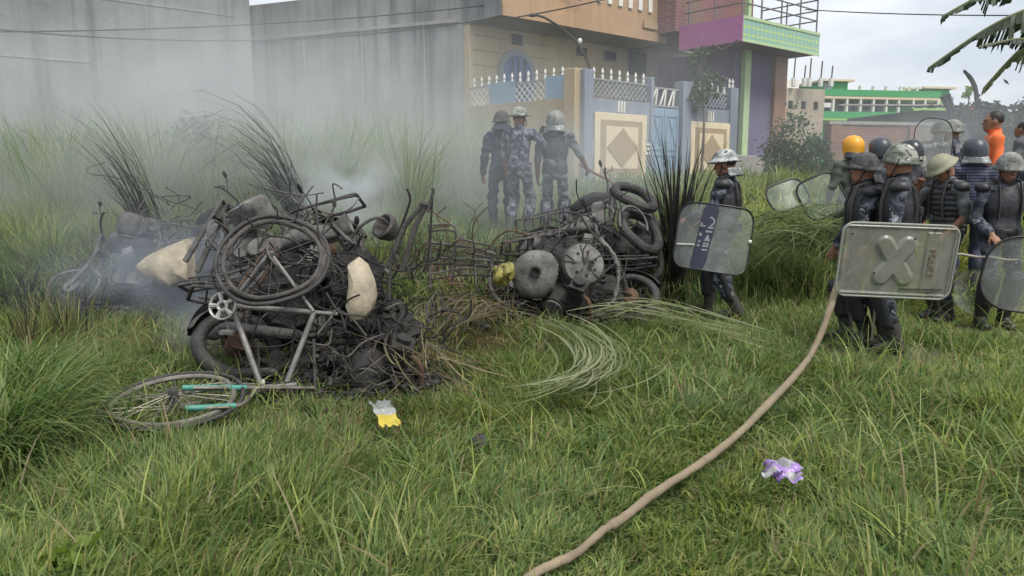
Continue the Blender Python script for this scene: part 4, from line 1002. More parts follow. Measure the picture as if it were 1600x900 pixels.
class SDF:
    def __init__(s, lo, hi, h):
        s.h = h; s.lo = np.array(lo, float); n = np.ceil((np.array(hi)-s.lo)/h).astype(int)+1
        s.f = np.full(n, .5, np.float32); s.t = np.zeros(n, np.int8); s.b = np.full(n, .5, np.float32)
        s.ax = [s.lo[i]+h*np.arange(n[i]) for i in range(3)]
    def _sub(s, lo, hi):
        a = np.clip(((np.array(lo)-s.lo)/s.h).astype(int), 0, np.array(s.f.shape)-1); b = np.clip(((np.array(hi)-s.lo)/s.h).astype(int)+2, 0, s.f.shape)
        sl = tuple(slice(a[i], max(b[i], a[i]+1)) for i in range(3))
        return sl, np.meshgrid(*[s.ax[i][sl[i]] for i in range(3)], indexing='ij')
    def _put(s, sl, d, tg, k):
        f = s.f[sl]; d = d.astype(np.float32); hh = np.clip(.5+.5*(f-d)/k, 0, 1); s.f[sl] = f*(1-hh)+d*hh-k*hh*(1-hh)
        m = d < s.b[sl]; s.t[sl] = np.where(m, tg, s.t[sl]); s.b[sl] = np.where(m, d, s.b[sl])
    def cap(s, a, b, r1, r2, tg, k=.025, rib=None):
        a, b = np.array(a, float), np.array(b, float); r = max(r1, r2)+.06
        sl, (X_, Y_, Z_) = s._sub(np.minimum(a, b)-r, np.maximum(a, b)+r)
        ab = b-a; L2 = max(ab @ ab, 1e-9); t = np.clip(((X_-a[0])*ab[0]+(Y_-a[1])*ab[1]+(Z_-a[2])*ab[2])/L2, 0, 1)
        d = np.sqrt((X_-a[0]-t*ab[0])**2+(Y_-a[1]-t*ab[1])**2+(Z_-a[2]-t*ab[2])**2)-(r1+(r2-r1)*t)
        s._put(sl, d, tg, k)
    def ell(s, c, rad, tg, k=.025, M=None):
        c = np.array(c, float); rad = np.array(rad, float); r = rad.max()+.06
        sl, (X_, Y_, Z_) = s._sub(c-r, c+r); p = np.stack([X_-c[0], Y_-c[1], Z_-c[2]], -1)
        if M is not None: p = p @ np.array(M)      # world -> local (M columns are local axes)
        q = np.linalg.norm(p/rad, axis=-1); q2 = np.linalg.norm(p/rad**2, axis=-1)
        s._put(sl, q*(q-1)/np.maximum(q2, 1e-6), tg, k)
    def mesh(s): return surface_nets(s.f, s.lo, s.h, s.t)

def ik(a, b, l1, l2, pole):
    a, b, pole = Vector(a), Vector(b), Vector(pole); d = b-a; L = min(d.length, l1+l2-.005); dn = d.normalized()
    x = (l1*l1-l2*l2+L*L)/(2*L); h = math.sqrt(max(l1*l1-x*x, 0)); pn = (pole-dn*pole.dot(dn)).normalized()
    return a+dn*x+pn*h, a+dn*L

M_skin = mat('skin', (.26, .125, .075), .55, col2=(.20, .095, .055), vscale=8)
M_hair = mat('black_hair', (.012, .011, .011), .6)
M_boot = mat('black_boot', (.022, .021, .021), .45, col2=(.05, .045, .04), vscale=9)
M_navy = mat('navy_cloth', (.022, .028, .050), .85, col2=(.035, .042, .068), vscale=9, bump=.3, bscale=24)
M_blackvest = mat('black_vest', (.013, .014, .018), .5, col2=(.028, .030, .036), vscale=7, bump=.4, bscale=22)
M_olive = mat('olive_cloth', (.055, .065, .052), .9, col2=(.085, .095, .08), vscale=6, bump=.3, bscale=20)
M_orangecloth = mat('orange_cloth', (.78, .17, .045), .85, col2=(.66, .13, .035), vscale=6, bump=.3, bscale=18)
M_greycloth = mat('grey_cloth', (.10, .105, .115), .9, col2=(.15, .155, .165), vscale=7, bump=.3, bscale=20)
M_camo = camo('blue_camo', [(.010, .012, .021), (.022, .026, .042), (.085, .092, .115), (.012, .014, .024), (.27, .28, .31)], 8)
M_camo2 = camo('pale_blue_camo', [(.022, .027, .046), (.060, .070, .10), (.20, .21, .25), (.03, .034, .055), (.30, .31, .34)], 13)
M_camohelm = camo('camo_helmet', [(.055, .065, .05), (.13, .145, .12), (.26, .27, .24), (.07, .08, .06), (.42, .42, .38)], 9)
M_camohelmw = camo('camo_helmet_pale', [(.10, .12, .12), (.22, .24, .24), (.42, .43, .42), (.08, .10, .11), (.5, .5, .49)], 8)
M_camohelmd = camo('camo_helmet_dark', [(.020, .021, .024), (.045, .044, .046), (.08, .075, .075), (.025, .025, .03), (.11, .11, .11)], 10)
M_greyhelm = camo('camo_helmet_grey', [(.11, .115, .105), (.17, .175, .16), (.24, .245, .23), (.13, .135, .12), (.20, .2, .19)], 10)
M_olivehelm = mat('olive_helmet', (.20, .20, .13), .6, col2=(.26, .255, .18), vscale=6)
M_blackhelm = mat('black_helmet', (.020, .022, .027), .28, col2=(.03, .032, .038), vscale=8)
M_bluehelm = mat('dull_navy_helmet', (.035, .042, .055), .4, col2=(.05, .058, .07), vscale=8)
M_yellow = mat('yellow_helmet', (.70, .33, .02), .4, col2=(.6, .27, .02), vscale=6)
M_stripe = None
def stripe_mat():
    m = bpy.data.materials.new('striped_navy'); m.use_nodes = True; N, L = m.node_tree.nodes, m.node_tree.links; b = N['Principled BSDF']; b.inputs['Roughness'].default_value = .85
    tc = N.new('ShaderNodeTexCoord'); w = N.new('ShaderNodeTexWave'); w.bands_direction = 'Z'; w.inputs['Scale'].default_value = 9.5; w.inputs['Distortion'].default_value = .5
    r = N.new('ShaderNodeValToRGB'); r.color_ramp.elements[0].position = .55; r.color_ramp.elements[0].color = (.022, .026, .055, 1); r.color_ramp.elements[1].position = .72; r.color_ramp.elements[1].color = (.09, .10, .15, 1)
    L.new(tc.outputs['Object'], w.inputs['Vector']); L.new(w.outputs['Fac'], r.inputs['Fac']); L.new(r.outputs['Color'], b.inputs['Base Color']); return m
M_stripe = stripe_mat()

def helmet_mesh(kind):
    """dome with a rim that dips at the back and flares in front; origin at the head centre, +Y forward"""
    b = MB(); nu, nv = 40, 14; vs, fs = [], []
    for j in range(nv+1):
        v = j/nv
        for i in range(nu):
            a = 2*math.pi*i/nu; c, s = math.cos(a), math.sin(a)         # s>0 is front
            if kind == 'pot': rx, ry, top, rim, fl = .112, .128, .140, -.002-.030*(1-s)/2-.012*(1-abs(s)), .016
            elif kind == 'brim': rx, ry, top, rim, fl = .112, .130, .142, .022-.02*(1-s)/2, .036
            elif kind == 'hard': rx, ry, top, rim, fl = .118, .140, .160, .02-.015*(1-s)/2, .020
            else: rx, ry, top, rim, fl = .124, .140, .148, -.10+.11*max(0, s)**.6, .0
            t = v*math.pi/2
            if kind == 'riot':
                z = top-(top-rim)*(1-math.cos(v*math.pi*.5)) if v < 1 else rim; k = math.sin(min(1, v*1.35)*math.pi/2)*(1-.05*max(0, v-.7)/.3)
            else:
                k = math.sin(t)**.85; z = rim+(top-rim)*math.cos(t)**.9
            e = fl*max(0, (v-.82)/.18)**1.5*(1.25 if s > .5 else 1)
            vs.append(((rx*k+e)*c, (ry*k+e)*s-.005, z))
    for j in range(nv):
        for i in range(nu): l = (i+1) % nu; fs.append((j*nu+i, j*nu+l, (j+1)*nu+l, (j+1)*nu+i))
    return b.add(vs, fs)

def hand(S, w, d, pn, side, tg, curl=.9):
    """palm, four unequal bent fingers and a thumb from the palm's side"""
    d, pn = Vector(d).normalized(), Vector(pn); pn = (pn-d*pn.dot(d)).normalized(); sx = d.cross(pn)*side
    w = Vector(w); pc = w+d*.05
    M = np.array([list(d), list(pn), list(sx)]).T
    S.ell(pc, (.05, .017, .042), tg, .012, M)
    for i, (o, L) in enumerate(((-.030, .062), (-.010, .072), (.011, .068), (.030, .054))):
        b0 = w+d*.088+sx*o; b1 = b0+(d*math.cos(curl*.6)+pn*math.sin(curl*.6))*L*.5; b2 = b1+(d*math.cos(curl*1.7)+pn*math.sin(curl*1.7))*L*.6
        S.cap(b0-d*.02, b1, .0098, .009, tg, .004); S.cap(b1, b2, .009, .0078, tg, .004)
    t0 = w+d*.025-sx*.034; t1 = t0+(d*.6-sx*.6+pn*.5).normalized()*.038; t2 = t1+(d*.8+pn*.6).normalized()*.03
    S.cap(t0, t1, .0125, .0105, tg, .006); S.cap(t1, t2, .0105, .009, tg, .004)

def person(label, px, d, yaw, height=1.72, shirt=None, pants=None, sleeve='long', helmet=None, hmat=None, vest=None, ribbed=False,
           lh=None, rh=None, lean=0, hp=0, hyaw=0, step=0, res=.0115, guards=False, neckflap=None, visor=None, seed=0, curlr=.9, curll=.9, beard=False, group='police in riot gear', zoff=0, lpole=None, rpole=None, x=None):
    """yaw: heading, 0 = away from the camera, +90 deg = towards the left of the picture"""
    shirt = shirt or M_camo; pants = pants or M_camo
    x = X(px, d) if x is None else x
    o = empty('person', (x, d, T(x, d)+zoff), yaw, label, 'person', group); sc = height/1.75; o.scale = (sc, sc, sc)
    S = SDF((-.62, -.55, -.02), (.62, .72, 1.80), res); SH, PA, SK, BO, HA = 0, 1, 2, 3, 4
    Rl = Matrix.Rotation(-lean, 3, 'X'); pv = Vector((0, 0, .95))
    def U_(p): return pv+Rl @ (Vector(p)-pv)
    ML = np.array(Rl)
    # legs
    for sd in (-1, 1):
        hip = Vector((.095*sd, 0, .93)); ank = Vector((.11*sd, step*sd*.5-.02, .10+(.04 if step*sd < 0 else 0)*abs(step)*3))
        kn, ank = ik(hip, ank, .44, .42, (.15*sd, 1, 0))
        S.cap(hip, kn, .088, .066, PA, .05); S.cap(kn, kn.lerp(ank, .8), .068, .058, PA, .03)
        S.ell(kn.lerp(ank, .35)+Vector((0, -.02, 0)), (.062, .068, .13), PA, .03)
        S.cap(kn.lerp(ank, .66), ank, .066, .056, BO, .01)
        S.cap(ank+Vector((0, -.035, -.05)), ank+Vector((.015*sd, .15, -.062)), .046, .040, BO, .03)
        S.cap(ank+Vector((0, .03, -.02)), ank+Vector((.01*sd, .10, -.05)), .046, .040, BO, .03)
    S.ell((0, -.005, .94), (.155, .108, .120), PA, .05)
    # trunk
    S.cap(U_((-.03, 0, 1.0)), U_((-.03, 0, 1.1)), .108, .112, SH, .05); S.cap(U_((.03, 0, 1.0)), U_((.03, 0, 1.1)), .108, .112, SH, .05)
    S.ell(U_((0, .0, 1.26)), (.168, .112, .20), SH, .05, ML); S.cap(U_((-.15, -.01, 1.40)), U_((.15, -.01, 1.40)), .068, .068, SH, .05)
    S.cap(U_((-.06, -.02, 1.45)), U_((.06, -.02, 1.45)), .05, .05, SH, .04)
    neck0 = U_((0, -.012, 1.45)); hd = U_((0, .015, 1.615)); S.cap(neck0, hd-Vector((0, .01, .04)), .056, .054, SK, .02)
    S.cap(U_((0, -.012, 1.45)), U_((0, -.014, 1.49)), .064, .066, SH, .01)
    # arms
    rest = {1: (.27, .08, .80), -1: (-.27, .08, .80)}
    wr = {}
    for sd, tgt, pole, cu in ((-1, lh, lpole, curll), (1, rh, rpole, curlr)):
        sh = U_((.195*sd, -.01, 1.405)); t = Vector(tgt) if tgt is not None else Vector(rest[sd])
        el, w = ik(sh, t, .295, .265, pole or (.6*sd, -1, -.3))
        S.cap(sh, el, .062, .050, SH, .04)
        if sleeve == 'short':
            S.cap(sh.lerp(el, .6), el, .048, .042, SK, .004); S.cap(el, w, .043, .030, SK, .015)
        else:
            S.cap(el, el.lerp(w, .85), .055, .044, SH, .02); S.cap(el.lerp(w, .8), w, .034, .029, SK, .01)
        pn = Vector((-sd, .2, .1)) if abs((w-el).normalized().z) > .6 else Vector((-.3*sd, .1, -1))
        hand(S, w, (w-el), pn, sd, SK, cu); wr[sd] = (w, (w-el).normalized())
    # head
    HR = Rl @ Matrix.Rotation(hyaw, 3, 'Z') @ Matrix.Rotation(-hp, 3, 'X'); MH = np.array(HR)
    if hp: hd = hd+Rl @ Matrix.Rotation(hyaw, 3, 'Z') @ Vector((0, .06*math.sin(hp), -.03*abs(math.sin(hp))))
    def H(p): return hd+HR @ Vector(p)
    S.ell(H((0, -.008, .02)), (.077, .096, .104), SK, .02, MH); S.ell(H((0, .028, -.03)), (.062, .070, .095), SK, .025, MH)
    S.ell(H((0, .05, -.088)), (.042, .042, .034), SK, .02, MH); S.cap(H((0, -.03, -.05)), neck0, .055, .056, SK, .03)
    S.cap(H((0, .095, .008)), H((0, .112, -.028)), .009, .014, SK, .010); S.cap(H((-.04, .083, .026)), H((.04, .083, .026)), .012, .012, SK, .012)
    for sd in (-1, 1):
        S.ell(H((.079*sd, -.004, -.008)), (.012, .026, .033), SK, .008, MH); S.ell(H((.033*sd, .088, .004)), (.015, .010, .008), HA, .004, MH)
        S.cap(H((.018*sd, .098, .024)), H((.050*sd, .086, .026)), .0055, .005, HA, .003)
    S.ell(H((0, .094, -.066)), (.026, .012, .008), SK, .006, MH); S.ell(H((0, .088, -.058)), (.028, .012, .006), HA if beard else SK, .004, MH)
    S.ell(H((0, -.022, .038)), (.083, .094, .094), HA, .006, MH)
    # cloth folds
    X_, Y_, Z_ = np.meshgrid(*S.ax, indexing='ij'); g = np.random.default_rng(seed+5); n = 0
    for k in range(7):
        q = g.normal(0, 1, 3)*np.array([16, 16, 30]); n = n+np.sin(q[0]*X_+q[1]*Y_+q[2]*Z_+g.uniform(0, 6)+1.2*np.sin(14*X_+9*Z_+g.uniform(0, 6)))
    cl = (S.t == SH) | (S.t == PA); S.f += np.where(cl, .0036*n, 0).astype(np.float32)
    if ribbed and not vest: S.f += np.where((S.t == SH) & (np.abs(X_) < .2), .006*np.sin(Z_*130), 0).astype(np.float32)
    V, F, tv = S.mesh()
    body = np_mesh('body', V, [F], [shirt, pants, M_skin, M_boot, M_hair], o, True, matidx=tv[F[:, 0]])
    if vest is not None:
        G = SDF((-.34, -.36, .72), (.34, .40, 1.58), max(res, .012))
        G.ell(U_((0, .0, 1.24)), (.188, .136, .235), 0, .03, ML); G.cap(U_((-.05, 0, 1.0)), U_((.05, 0, 1.0)), .132, .132, 0, .06)
        G.cap(U_((-.13, -.015, 1.41)), U_((.13, -.015, 1.41)), .072, .072, 0, .05)
        X2, Y2, Z2 = np.meshgrid(*G.ax, indexing='ij')
        if ribbed: G.f += (.007*np.sin(Z2*115)).astype(np.float32)
        G.f = np.maximum(G.f, (.93-Z2).astype(np.float32))
        # neck and arm holes
        a, b_ = np.array(neck0), np.array(U_((0, 0, 1.8))); dd = np.sqrt((X2-a[0])**2+(Y2-a[1])**2); G.f = np.maximum(G.f, np.where(Z2 > 1.42+.0*Z2, .085-dd, -1).astype(np.float32))
        V, F, tv = G.mesh(); np_mesh('vest', V, [F], vest, o)
    if guards:
        for sd in (-1, 1):
            hip = Vector((.095*sd, 0, .93)); ank = Vector((.11*sd, step*sd*.5-.02, .10)); kn, ank = ik(hip, ank, .44, .42, (.15*sd, 1, 0)); sg = (ank-kn)
            gq = MB(); vs, fs = [], []
            for j in range(9):
                c = kn+sg*(-.12+j*.10); rr = .086-.006*abs(j-2)/2
                for i in range(11): a = R(-20)+i*R(220)/10; vs.append(c+Vector((math.cos(a)*rr, math.sin(a)*rr+.004, 0)))
            for j in range(8):
                for i in range(10): fs.append((j*11+i, j*11+i+1, (j+1)*11+i+1, (j+1)*11+i))
            q = gq.add(vs, fs).build('shin_guard', M_blackvest, o, world=False); q.modifiers.new('s', 'SOLIDIFY').thickness = .012
    if helmet:
        hm = helmet_mesh(helmet); hm.v = [tuple(H((x_, y_, z_+.012))) for x_, y_, z_ in hm.v]
        ho = hm.build('helmet', hmat, o, world=False); md = ho.modifiers.new('s', 'SOLIDIFY'); md.thickness = .006
        st = MB(); st.tube(bezier([H((-.085, .01, .0)), H((-.075, .05, -.09)), H((0, .075, -.132)), H((.075, .05, -.09)), H((.085, .01, .0))], 5), .006, 6); st.build('chin_strap', M_hair, ho, world=False)
        if visor is not None:
            vb = MB(); vs, fs = [], []
            for j in range(7):
                for i in range(15):
                    a = R(20)+i*R(140)/14; e = j/6*1.0; r = .152; z = .07+.13*e; vs.append(H((math.cos(a)*r, math.sin(a)*r*(1-.15*e), z)))
            for j in range(6):
                for i in range(14): fs.append((j*15+i, j*15+i+1, (j+1)*15+i+1, (j+1)*15+i))
            vb.add(vs, fs).build('visor', visor, ho, world=False)
        if neckflap is not None:
            nb_ = MB(); vs, fs = [], []
            for j in range(6):
                for i in range(13):
                    a = R(200)+i*R(140)/12; e = j/5; r = .118+.045*e; vs.append(H((math.cos(a)*r, math.sin(a)*(r+.01), -.045-.085*e)))
            for j in range(5):
                for i in range(12): fs.append((j*13+i, j*13+i+1, (j+1)*13+i+1, (j+1)*13+i))
            q = nb_.add(vs, fs).build('neck_guard', neckflap, ho, world=False); q.modifiers.new('s', 'SOLIDIFY').thickness = .01
    if helmet:      # belt with pouches, and straps over the shoulders
        bl = MB(); bl.tube([(math.cos(a)*(.150 if vest else .138)*1.02, math.sin(a)*(.125 if vest else .108), 1.0+.006*math.sin(3*a)) for a in np.linspace(0, 2*math.pi, 28)[:-1]], .016, 6, closed=True, flat=1.6); bt = bl.build('belt', M_boot, o, world=False)
        rr = random.Random(seed)
        for a in (R(-60), R(-115), R(60), R(130)):
            if rr.random() < .8: MB().box((math.cos(a)*.165, math.sin(a)*.145, .975), (.075, .05, .10), Matrix.Rotation(a+math.pi/2, 3, 'Z')).build('pouch', M_blackvest, bt, world=False, bevel=.01)
        for sd in (-1, 1):
            k = .022 if vest else 0
            MB().tube([U_((.10*sd, .10+k, 1.10)), U_((.105*sd, .105+k, 1.30)), U_((.10*sd, .055+k, 1.455+k)), U_((.10*sd, -.02, 1.475+k)), U_((.10*sd, -.085-k, 1.40)), U_((.085*sd, -.115-k, 1.25)), U_((.06*sd, -.11-k, 1.08))], .015, 6, flat=.5).build('strap', M_boot, o, world=False)
            if vest: 
                sp = MB(); sp.ell(U_((.205*sd, -.008, 1.415)), (.075, .082, .058), nu=16, nv=10); sp.build('shoulder_pad', M_blackvest, o, world=False)
    o['wr'] = [*wr[1][0], *wr[-1][0]]
    return o
def wpt(o, p):
    """point given in a person's own frame -> world"""
    return Matrix.Translation(o.location) @ Matrix.Rotation(o.rotation_euler.z, 4, 'Z') @ Matrix.Scale(o.scale.x, 4) @ Vector(p)
def wrist(o, sd): q = o['wr']; return wpt(o, q[:3] if sd > 0 else q[3:])

M_clear = None
def shield_mat(name, col, alpha, rough=.25):
    m = bpy.data.materials.new(name); m.use_nodes = True; N, L = m.node_tree.nodes, m.node_tree.links
    b = N['Principled BSDF']; b.inputs['Roughness'].default_value = rough; b.inputs['Base Color'].default_value = (*col, 1)
    tr = N.new('ShaderNodeBsdfTransparent'); tr.inputs['Color'].default_value = (.90, .93, .92, 1); mx = N.new('ShaderNodeMixShader')
    tc = N.new('ShaderNodeTexCoord'); no = N.new('ShaderNodeTexNoise'); no.inputs['Scale'].default_value = 4.5; no.inputs['Detail'].default_value = 8; no.inputs['Roughness'].default_value = .7
    mr = N.new('ShaderNodeMapRange'); mr.inputs['From Min'].default_value = .3; mr.inputs['From Max'].default_value = .7; mr.inputs['To Min'].default_value = alpha-.14; mr.inputs['To Max'].default_value = alpha+.14
    L.new(tc.outputs['Object'], no.inputs['Vector']); L.new(no.outputs['Fac'], mr.inputs['Value']); L.new(mr.outputs['Result'], mx.inputs['Fac'])
    L.new(tr.outputs[0], mx.inputs[1]); L.new(b.outputs[0], mx.inputs[2]); L.new(mx.outputs[0], N['Material Output'].inputs['Surface']); return m
M_clear = shield_mat('clear_polycarbonate', (.32, .34, .32), .38)
M_milky = shield_mat('milky_polycarbonate', (.30, .31, .25), .56)
M_pale = shield_mat('pale_polycarbonate', (.34, .38, .38), .26)
M_rim = mat('rubber_rim', (.015, .015, .016), .5)
M_band = mat('navy_band', (.018, .020, .045), .6, col2=(.03, .033, .06), vscale=6)

def sheet(W, H, cr, nu, nv, hf, curve=0):
    """rounded-rectangle sheet in x (width) / z (height); relief hf(x, z) along -Y; curved about the vertical"""
    vs, fs = [], []
    for j in range(nv+1):
        z = -H/2+H*j/nv; q = abs(z)-(H/2-cr); w = W/2-(cr-math.sqrt(max(cr*cr-q*q, 0)) if q > 0 else 0)
        for i in range(nu+1):
            x = -w+2*w*i/nu; y = -hf(x, z)
            if curve: a = x*curve; xx = math.sin(a)/curve; yy = (1-math.cos(a))/curve+y
            else: xx, yy = x, y
            vs.append((xx, yy, z))
    for j in range(nv):
        for i in range(nu): fs.append((j*(nu+1)+i, j*(nu+1)+i+1, (j+1)*(nu+1)+i+1, (j+1)*(nu+1)+i))
    return vs, fs
def outline(W, H, cr, curve=0, n=8, dy=0):
    pts = []
    for cx, cz, a0 in ((W/2-cr, H/2-cr, 0), (-W/2+cr, H/2-cr, 90), (-W/2+cr, -H/2+cr, 180), (W/2-cr, -H/2+cr, 270)):
        for k in range(n+1):
            a = R(a0+90*k/n); x, z = cx+cr*math.cos(a), cz+cr*math.sin(a)
            pts.append(Vector((math.sin(x*curve)/curve, (1-math.cos(x*curve))/curve+dy, z)) if curve else Vector((x, dy, z)))
    out = []
    for i in range(len(pts)):
        a, b = pts[i], pts[(i+1) % len(pts)]; m = max(1, int((b-a).length/.06))
        for k in range(m):
            q = a.lerp(b, k/m)
            if curve: q = Vector((q.x, (1-math.sqrt(max(0, 1-(q.x*curve)**2)))/curve+dy, q.z))
            out.append(q)
    return out
def shield(name, label, loc, rot, W, H, cr, mt, rim_r=.008, curve=0, hf=None, nu=24, nv=16, rimmat=None):
    o = empty(name, loc, 0, label, 'riot shield', 'riot shields'); o.rotation_euler = rot
    vs, fs = sheet(W, H, cr, nu, nv, hf or (lambda x, z: 0), curve)
    MB().add(vs, fs).build('plate', mt, o, world=False)
    if rim_r: MB().tube(outline(W, H, cr, curve), rim_r, 7, closed=True).build('rim', rimmat or M_rim, o, world=False)
    return o

# ---- the three by the heap
pA = person('person in dark navy clothes, mostly hidden behind the camouflaged one', 784, 10.75, R(12), 1.74, M_navy, M_navy, helmet='pot', hmat=M_camohelmd, neckflap=M_navy, seed=1, res=.014)
pB = person('person in blue camouflage raising a phone, green helmet, back turned', 811, 10.35, R(-28), 1.76, M_camo2, M_camo2, helmet='brim', hmat=M_camohelm, sleeve='short', rh=(.16, .34, 1.36), lh=(-.24, .10, .84), seed=2, res=.0125, curlr=1.2, step=.1, lpole=(-.5, -1, -.2), rpole=(.9, -.3, -.8))
pC = person('person in black vest and camouflage trousers poking the heap with stick', 867, 10.4, R(-12), 1.72, M_greycloth, M_camo2, sleeve='short', helmet='riot', hmat=M_greyhelm, neckflap=M_camohelmw, vest=M_blackvest, rh=(.42, .24, .98), lh=(-.26, .06, .84), seed=3, res=.0125, step=.12, curlr=1.3, guards=True)
w = wrist(pB, 1); ph = MB().box((0, 0, 0), (.075, .009, .15)); po = ph.build('mobile_phone', M_rim, bevel=.006); po.location = w+Vector((.02, .05, .10)); po.rotation_euler = (R(-10), R(20), R(-20)); tag(po, 'dark mobile phone held up by the camouflaged person', 'phone')
w = wrist(pC, 1)
M_stick = mat('bamboo_stick', (.20, .115, .07), .7, col2=(.14, .08, .05), vscale=12)
def stick(label, a, b, r, mt=None):
    m = MB(); pts = [Vector(a).lerp(Vector(b), i/8)+Vector((0, 0, .006*math.sin(i*1.7))) for i in range(9)]; m.tube(pts, [r*(1.05-.2*i/8) for i in range(9)], 8); return loose('wooden_stick', label, 'stick', m, mt or M_stick)
e = P(985, 300, 9.3); stick('thin stick pointed down into the right heap', w+(w-e).normalized()*.25, e, .019)

# ---- walking officer with the banded shield
p1 = person('person walking left behind a shield with dark lettered band', 1136, 7.7, R(62), 1.74, M_camo, M_camo, helmet='brim', hmat=M_camohelmw, vest=M_blackvest, lh=(-.20, .34, 1.06), rh=(.20, .30, 1.0), step=.34, seed=4, guards=True, hp=.15, res=.0115, neckflap=M_camohelmw)
sc_ = P(1116, 372, 7.35)
S1 = shield('riot_shield', 'greenish clear riot shield with dark lettered band, carried by the walking person', sc_, (R(-8), R(7), R(-12)), .80, .66, .15, M_clear, .010, curve=1.9)
bd = MB(); vs, fs = sheet(.15, .655, .02, 6, 10, lambda x, z: .006, 0)
def bend(v, off): x = v[0]+off; return (math.sin(x*1.9)/1.9, (1-math.cos(x*1.9))/1.9+v[1], v[2])
bd.add([bend((v[0]-.0-(v[2])*-.10, v[1], v[2]), -.095) for v in vs], fs).build('band', M_band, S1, world=False)
def mark(parent, mt, kind, x, z, s, off=-.095):
    m = MB()
    if kind == 'bar': poly = [(-.5, -.18), (.5, -.18), (.5, .18), (-.5, .18)]
    elif kind == 'tri': poly = [(-.5, -.5), (.5, -.5), (.1, .5), (-.1, .5)]
    elif kind == 'dot': poly = [(.5*math.cos(a), .5*math.sin(a)) for a in np.linspace(0, 5.6, 8)]
    else:
        out = [(.9*math.cos(a), .9*math.sin(a)) for a in np.linspace(R(-80), R(100), 9)]; inn_ = [(.6*math.cos(a), .6*math.sin(a)) for a in np.linspace(R(100), R(-80), 9)]; poly = out+inn_
    pts = [bend((x+a*s+z*.10, -.010, z+b*s), off) for a, b in poly]; k = len(pts)
    back = [(q[0], q[1]+.003, q[2]) for q in pts]
    m.add(pts+back, [tuple(range(k))]+[(i, (i+1) % k, k+(i+1) % k, k+i) for i in range(k)]).build('letter', mt, parent, world=False, smooth=False)
for kd, x, z, s in (('arc', .015, .155, .055), ('bar', .035, .095, .055), ('bar', .030, .055, .06), ('tri', .030, -.01, .06), ('bar', .030, -.065, .055), ('bar', .030, -.09, .055), ('bar', .032, -.13, .055),
                    ('bar', -.045, .105, .05), ('dot', -.06, .125, .03), ('dot', -.045, .02, .035), ('dot', -.04, -.05, .025), ('dot', -.04, -.09, .03)):
    mark(S1, mat('worn_white', (.30, .305, .32), .7, col2=(.14, .145, .16), vscale=25), kd, x, z, s)
MB().tube([(-.345, .115, -.10), (-.18, .02, -.09)], .007, 6).build('strap', M_white, S1, world=False)
MB().ell((.355, .118, .02), (.018, .012, .018)).build('bolt', M_white, S1, world=False)

# ---- front pair behind the milky shield
p2 = person('person facing left in dark camouflage helmet, left of the milky shield', 1352, 6.62, R(80), 1.68, M_camo, M_camo, helmet='pot', hmat=M_camohelmd, lh=(-.22, .16, .86), rh=(.24, .16, .88), seed=5, vest=M_blackvest, guards=True, step=.12, neckflap=M_blackvest, res=.0105)
p3 = person('person in green camouflage helmet directly behind the milky shield', 1408, 6.28, R(60), 1.74, M_camo, M_camo, helmet='pot', hmat=M_camohelm, rh=(.22, .16, .92), lh=(-.18, .18, .92), seed=6, vest=M_blackvest, guards=True, step=.10, res=.0105)
def relief(x, z):
    h = 0
    bx = min(.457-abs(x), .31-abs(z))
    if .022 < bx < .05: h += .012*math.sin((bx-.022)/.028*math.pi)
    def bar(ang, L, w):
        c, s = math.cos(ang), math.sin(ang); a, b = x*c+z*s+.02*c, -x*s+z*c+.02*-s; q = math.hypot(max(abs(a)-L, 0), b); return w-q
    q = max(bar(R(56), .16, .074), bar(R(124), .16, .074)); h += .022*min(1, max(0, q/.022))
    if .20 < x < .32 and abs(z) < .25: q = min(x-.20, .32-x, .25-abs(z)); h += .014*min(1, q/.012)
    return h
S2 = shield('riot_shield', 'milky rectangular riot shield with raised cross, held sideways in front', P(1401, 408, 5.95), (R(6), R(2.0), R(-4)), .90, .60, .085, M_milky, .009, hf=relief, nu=150, nv=96, rimmat=mat('grey_green_edge', (.30, .31, .26), .45, col2=(.22, .23, .2), vscale=6))
text('POLICE', .070, (.26, -.018, 0), (R(90), R(90), 0), mat('faint_lettering', (.20, .15, .11), .6), S2)
bk = MB(); bk.box((.26, -.0125, 0), (.08, .002, .42)); bk.build('label_strip', shield_mat('brown_strip', (.20, .145, .10), .55), S2, world=False)
for x, z in ((-.38, .21), (.11, .19), (.26, .265), (-.17, -.1)): MB().lathe([(.009, 0), (.009, .006), (.004, .008)], (x, -.012, z), (0, -1, 0), 10).build('bolt', M_rim, S2, world=False)
MB().tube([(.05, -.012, -.225), (.38, -.012, -.215)], .006, 6).build('scuff_strip', M_rim, S2, world=False)
stick('pale thin stick hanging below the milky shield', P(1373, 440, 6.25), P(1362, 532, 6.35), .012, mat('pale_stick', (.34, .29, .2), .7))

# ---- right side
p4 = person('person with bowed head in olive helmet and ribbed black vest', 1487, 7.7, R(96), 1.74, M_greycloth, M_navy, sleeve='short', helmet='brim', hmat=M_olivehelm, vest=M_blackvest, ribbed=True, hp=.62, lh=(-.14, .12, .92), rh=(.14, .26, 1.42), seed=7, res=.0105, lpole=(-.3, -1, 0), rpole=(.2, .9, -.5), lean=.08)
p5 = person('person facing the camera in grey cloth covered helmet at the right edge', 1572, 7.3, R(176), 1.72, M_camo, M_camo, helmet='pot', hmat=M_greyhelm, vest=M_blackvest, hp=.30, lh=(-.20, .24, .98), rh=(.20, .22, .96), seed=8, res=.0105, guards=True)
S3 = shield('riot_shield', 'clear riot shield with black rim cut by the right picture edge', P(1614, 432, 6.5), (R(4), R(8), R(-6)), .80, .66, .26, M_clear, .011, curve=.8)
stick('baton crossing behind the clear shield at the right edge', P(1492, 397, 7.2), P(1590, 407, 7.0), .013, mat('grey_baton', (.30, .27, .24), .6))
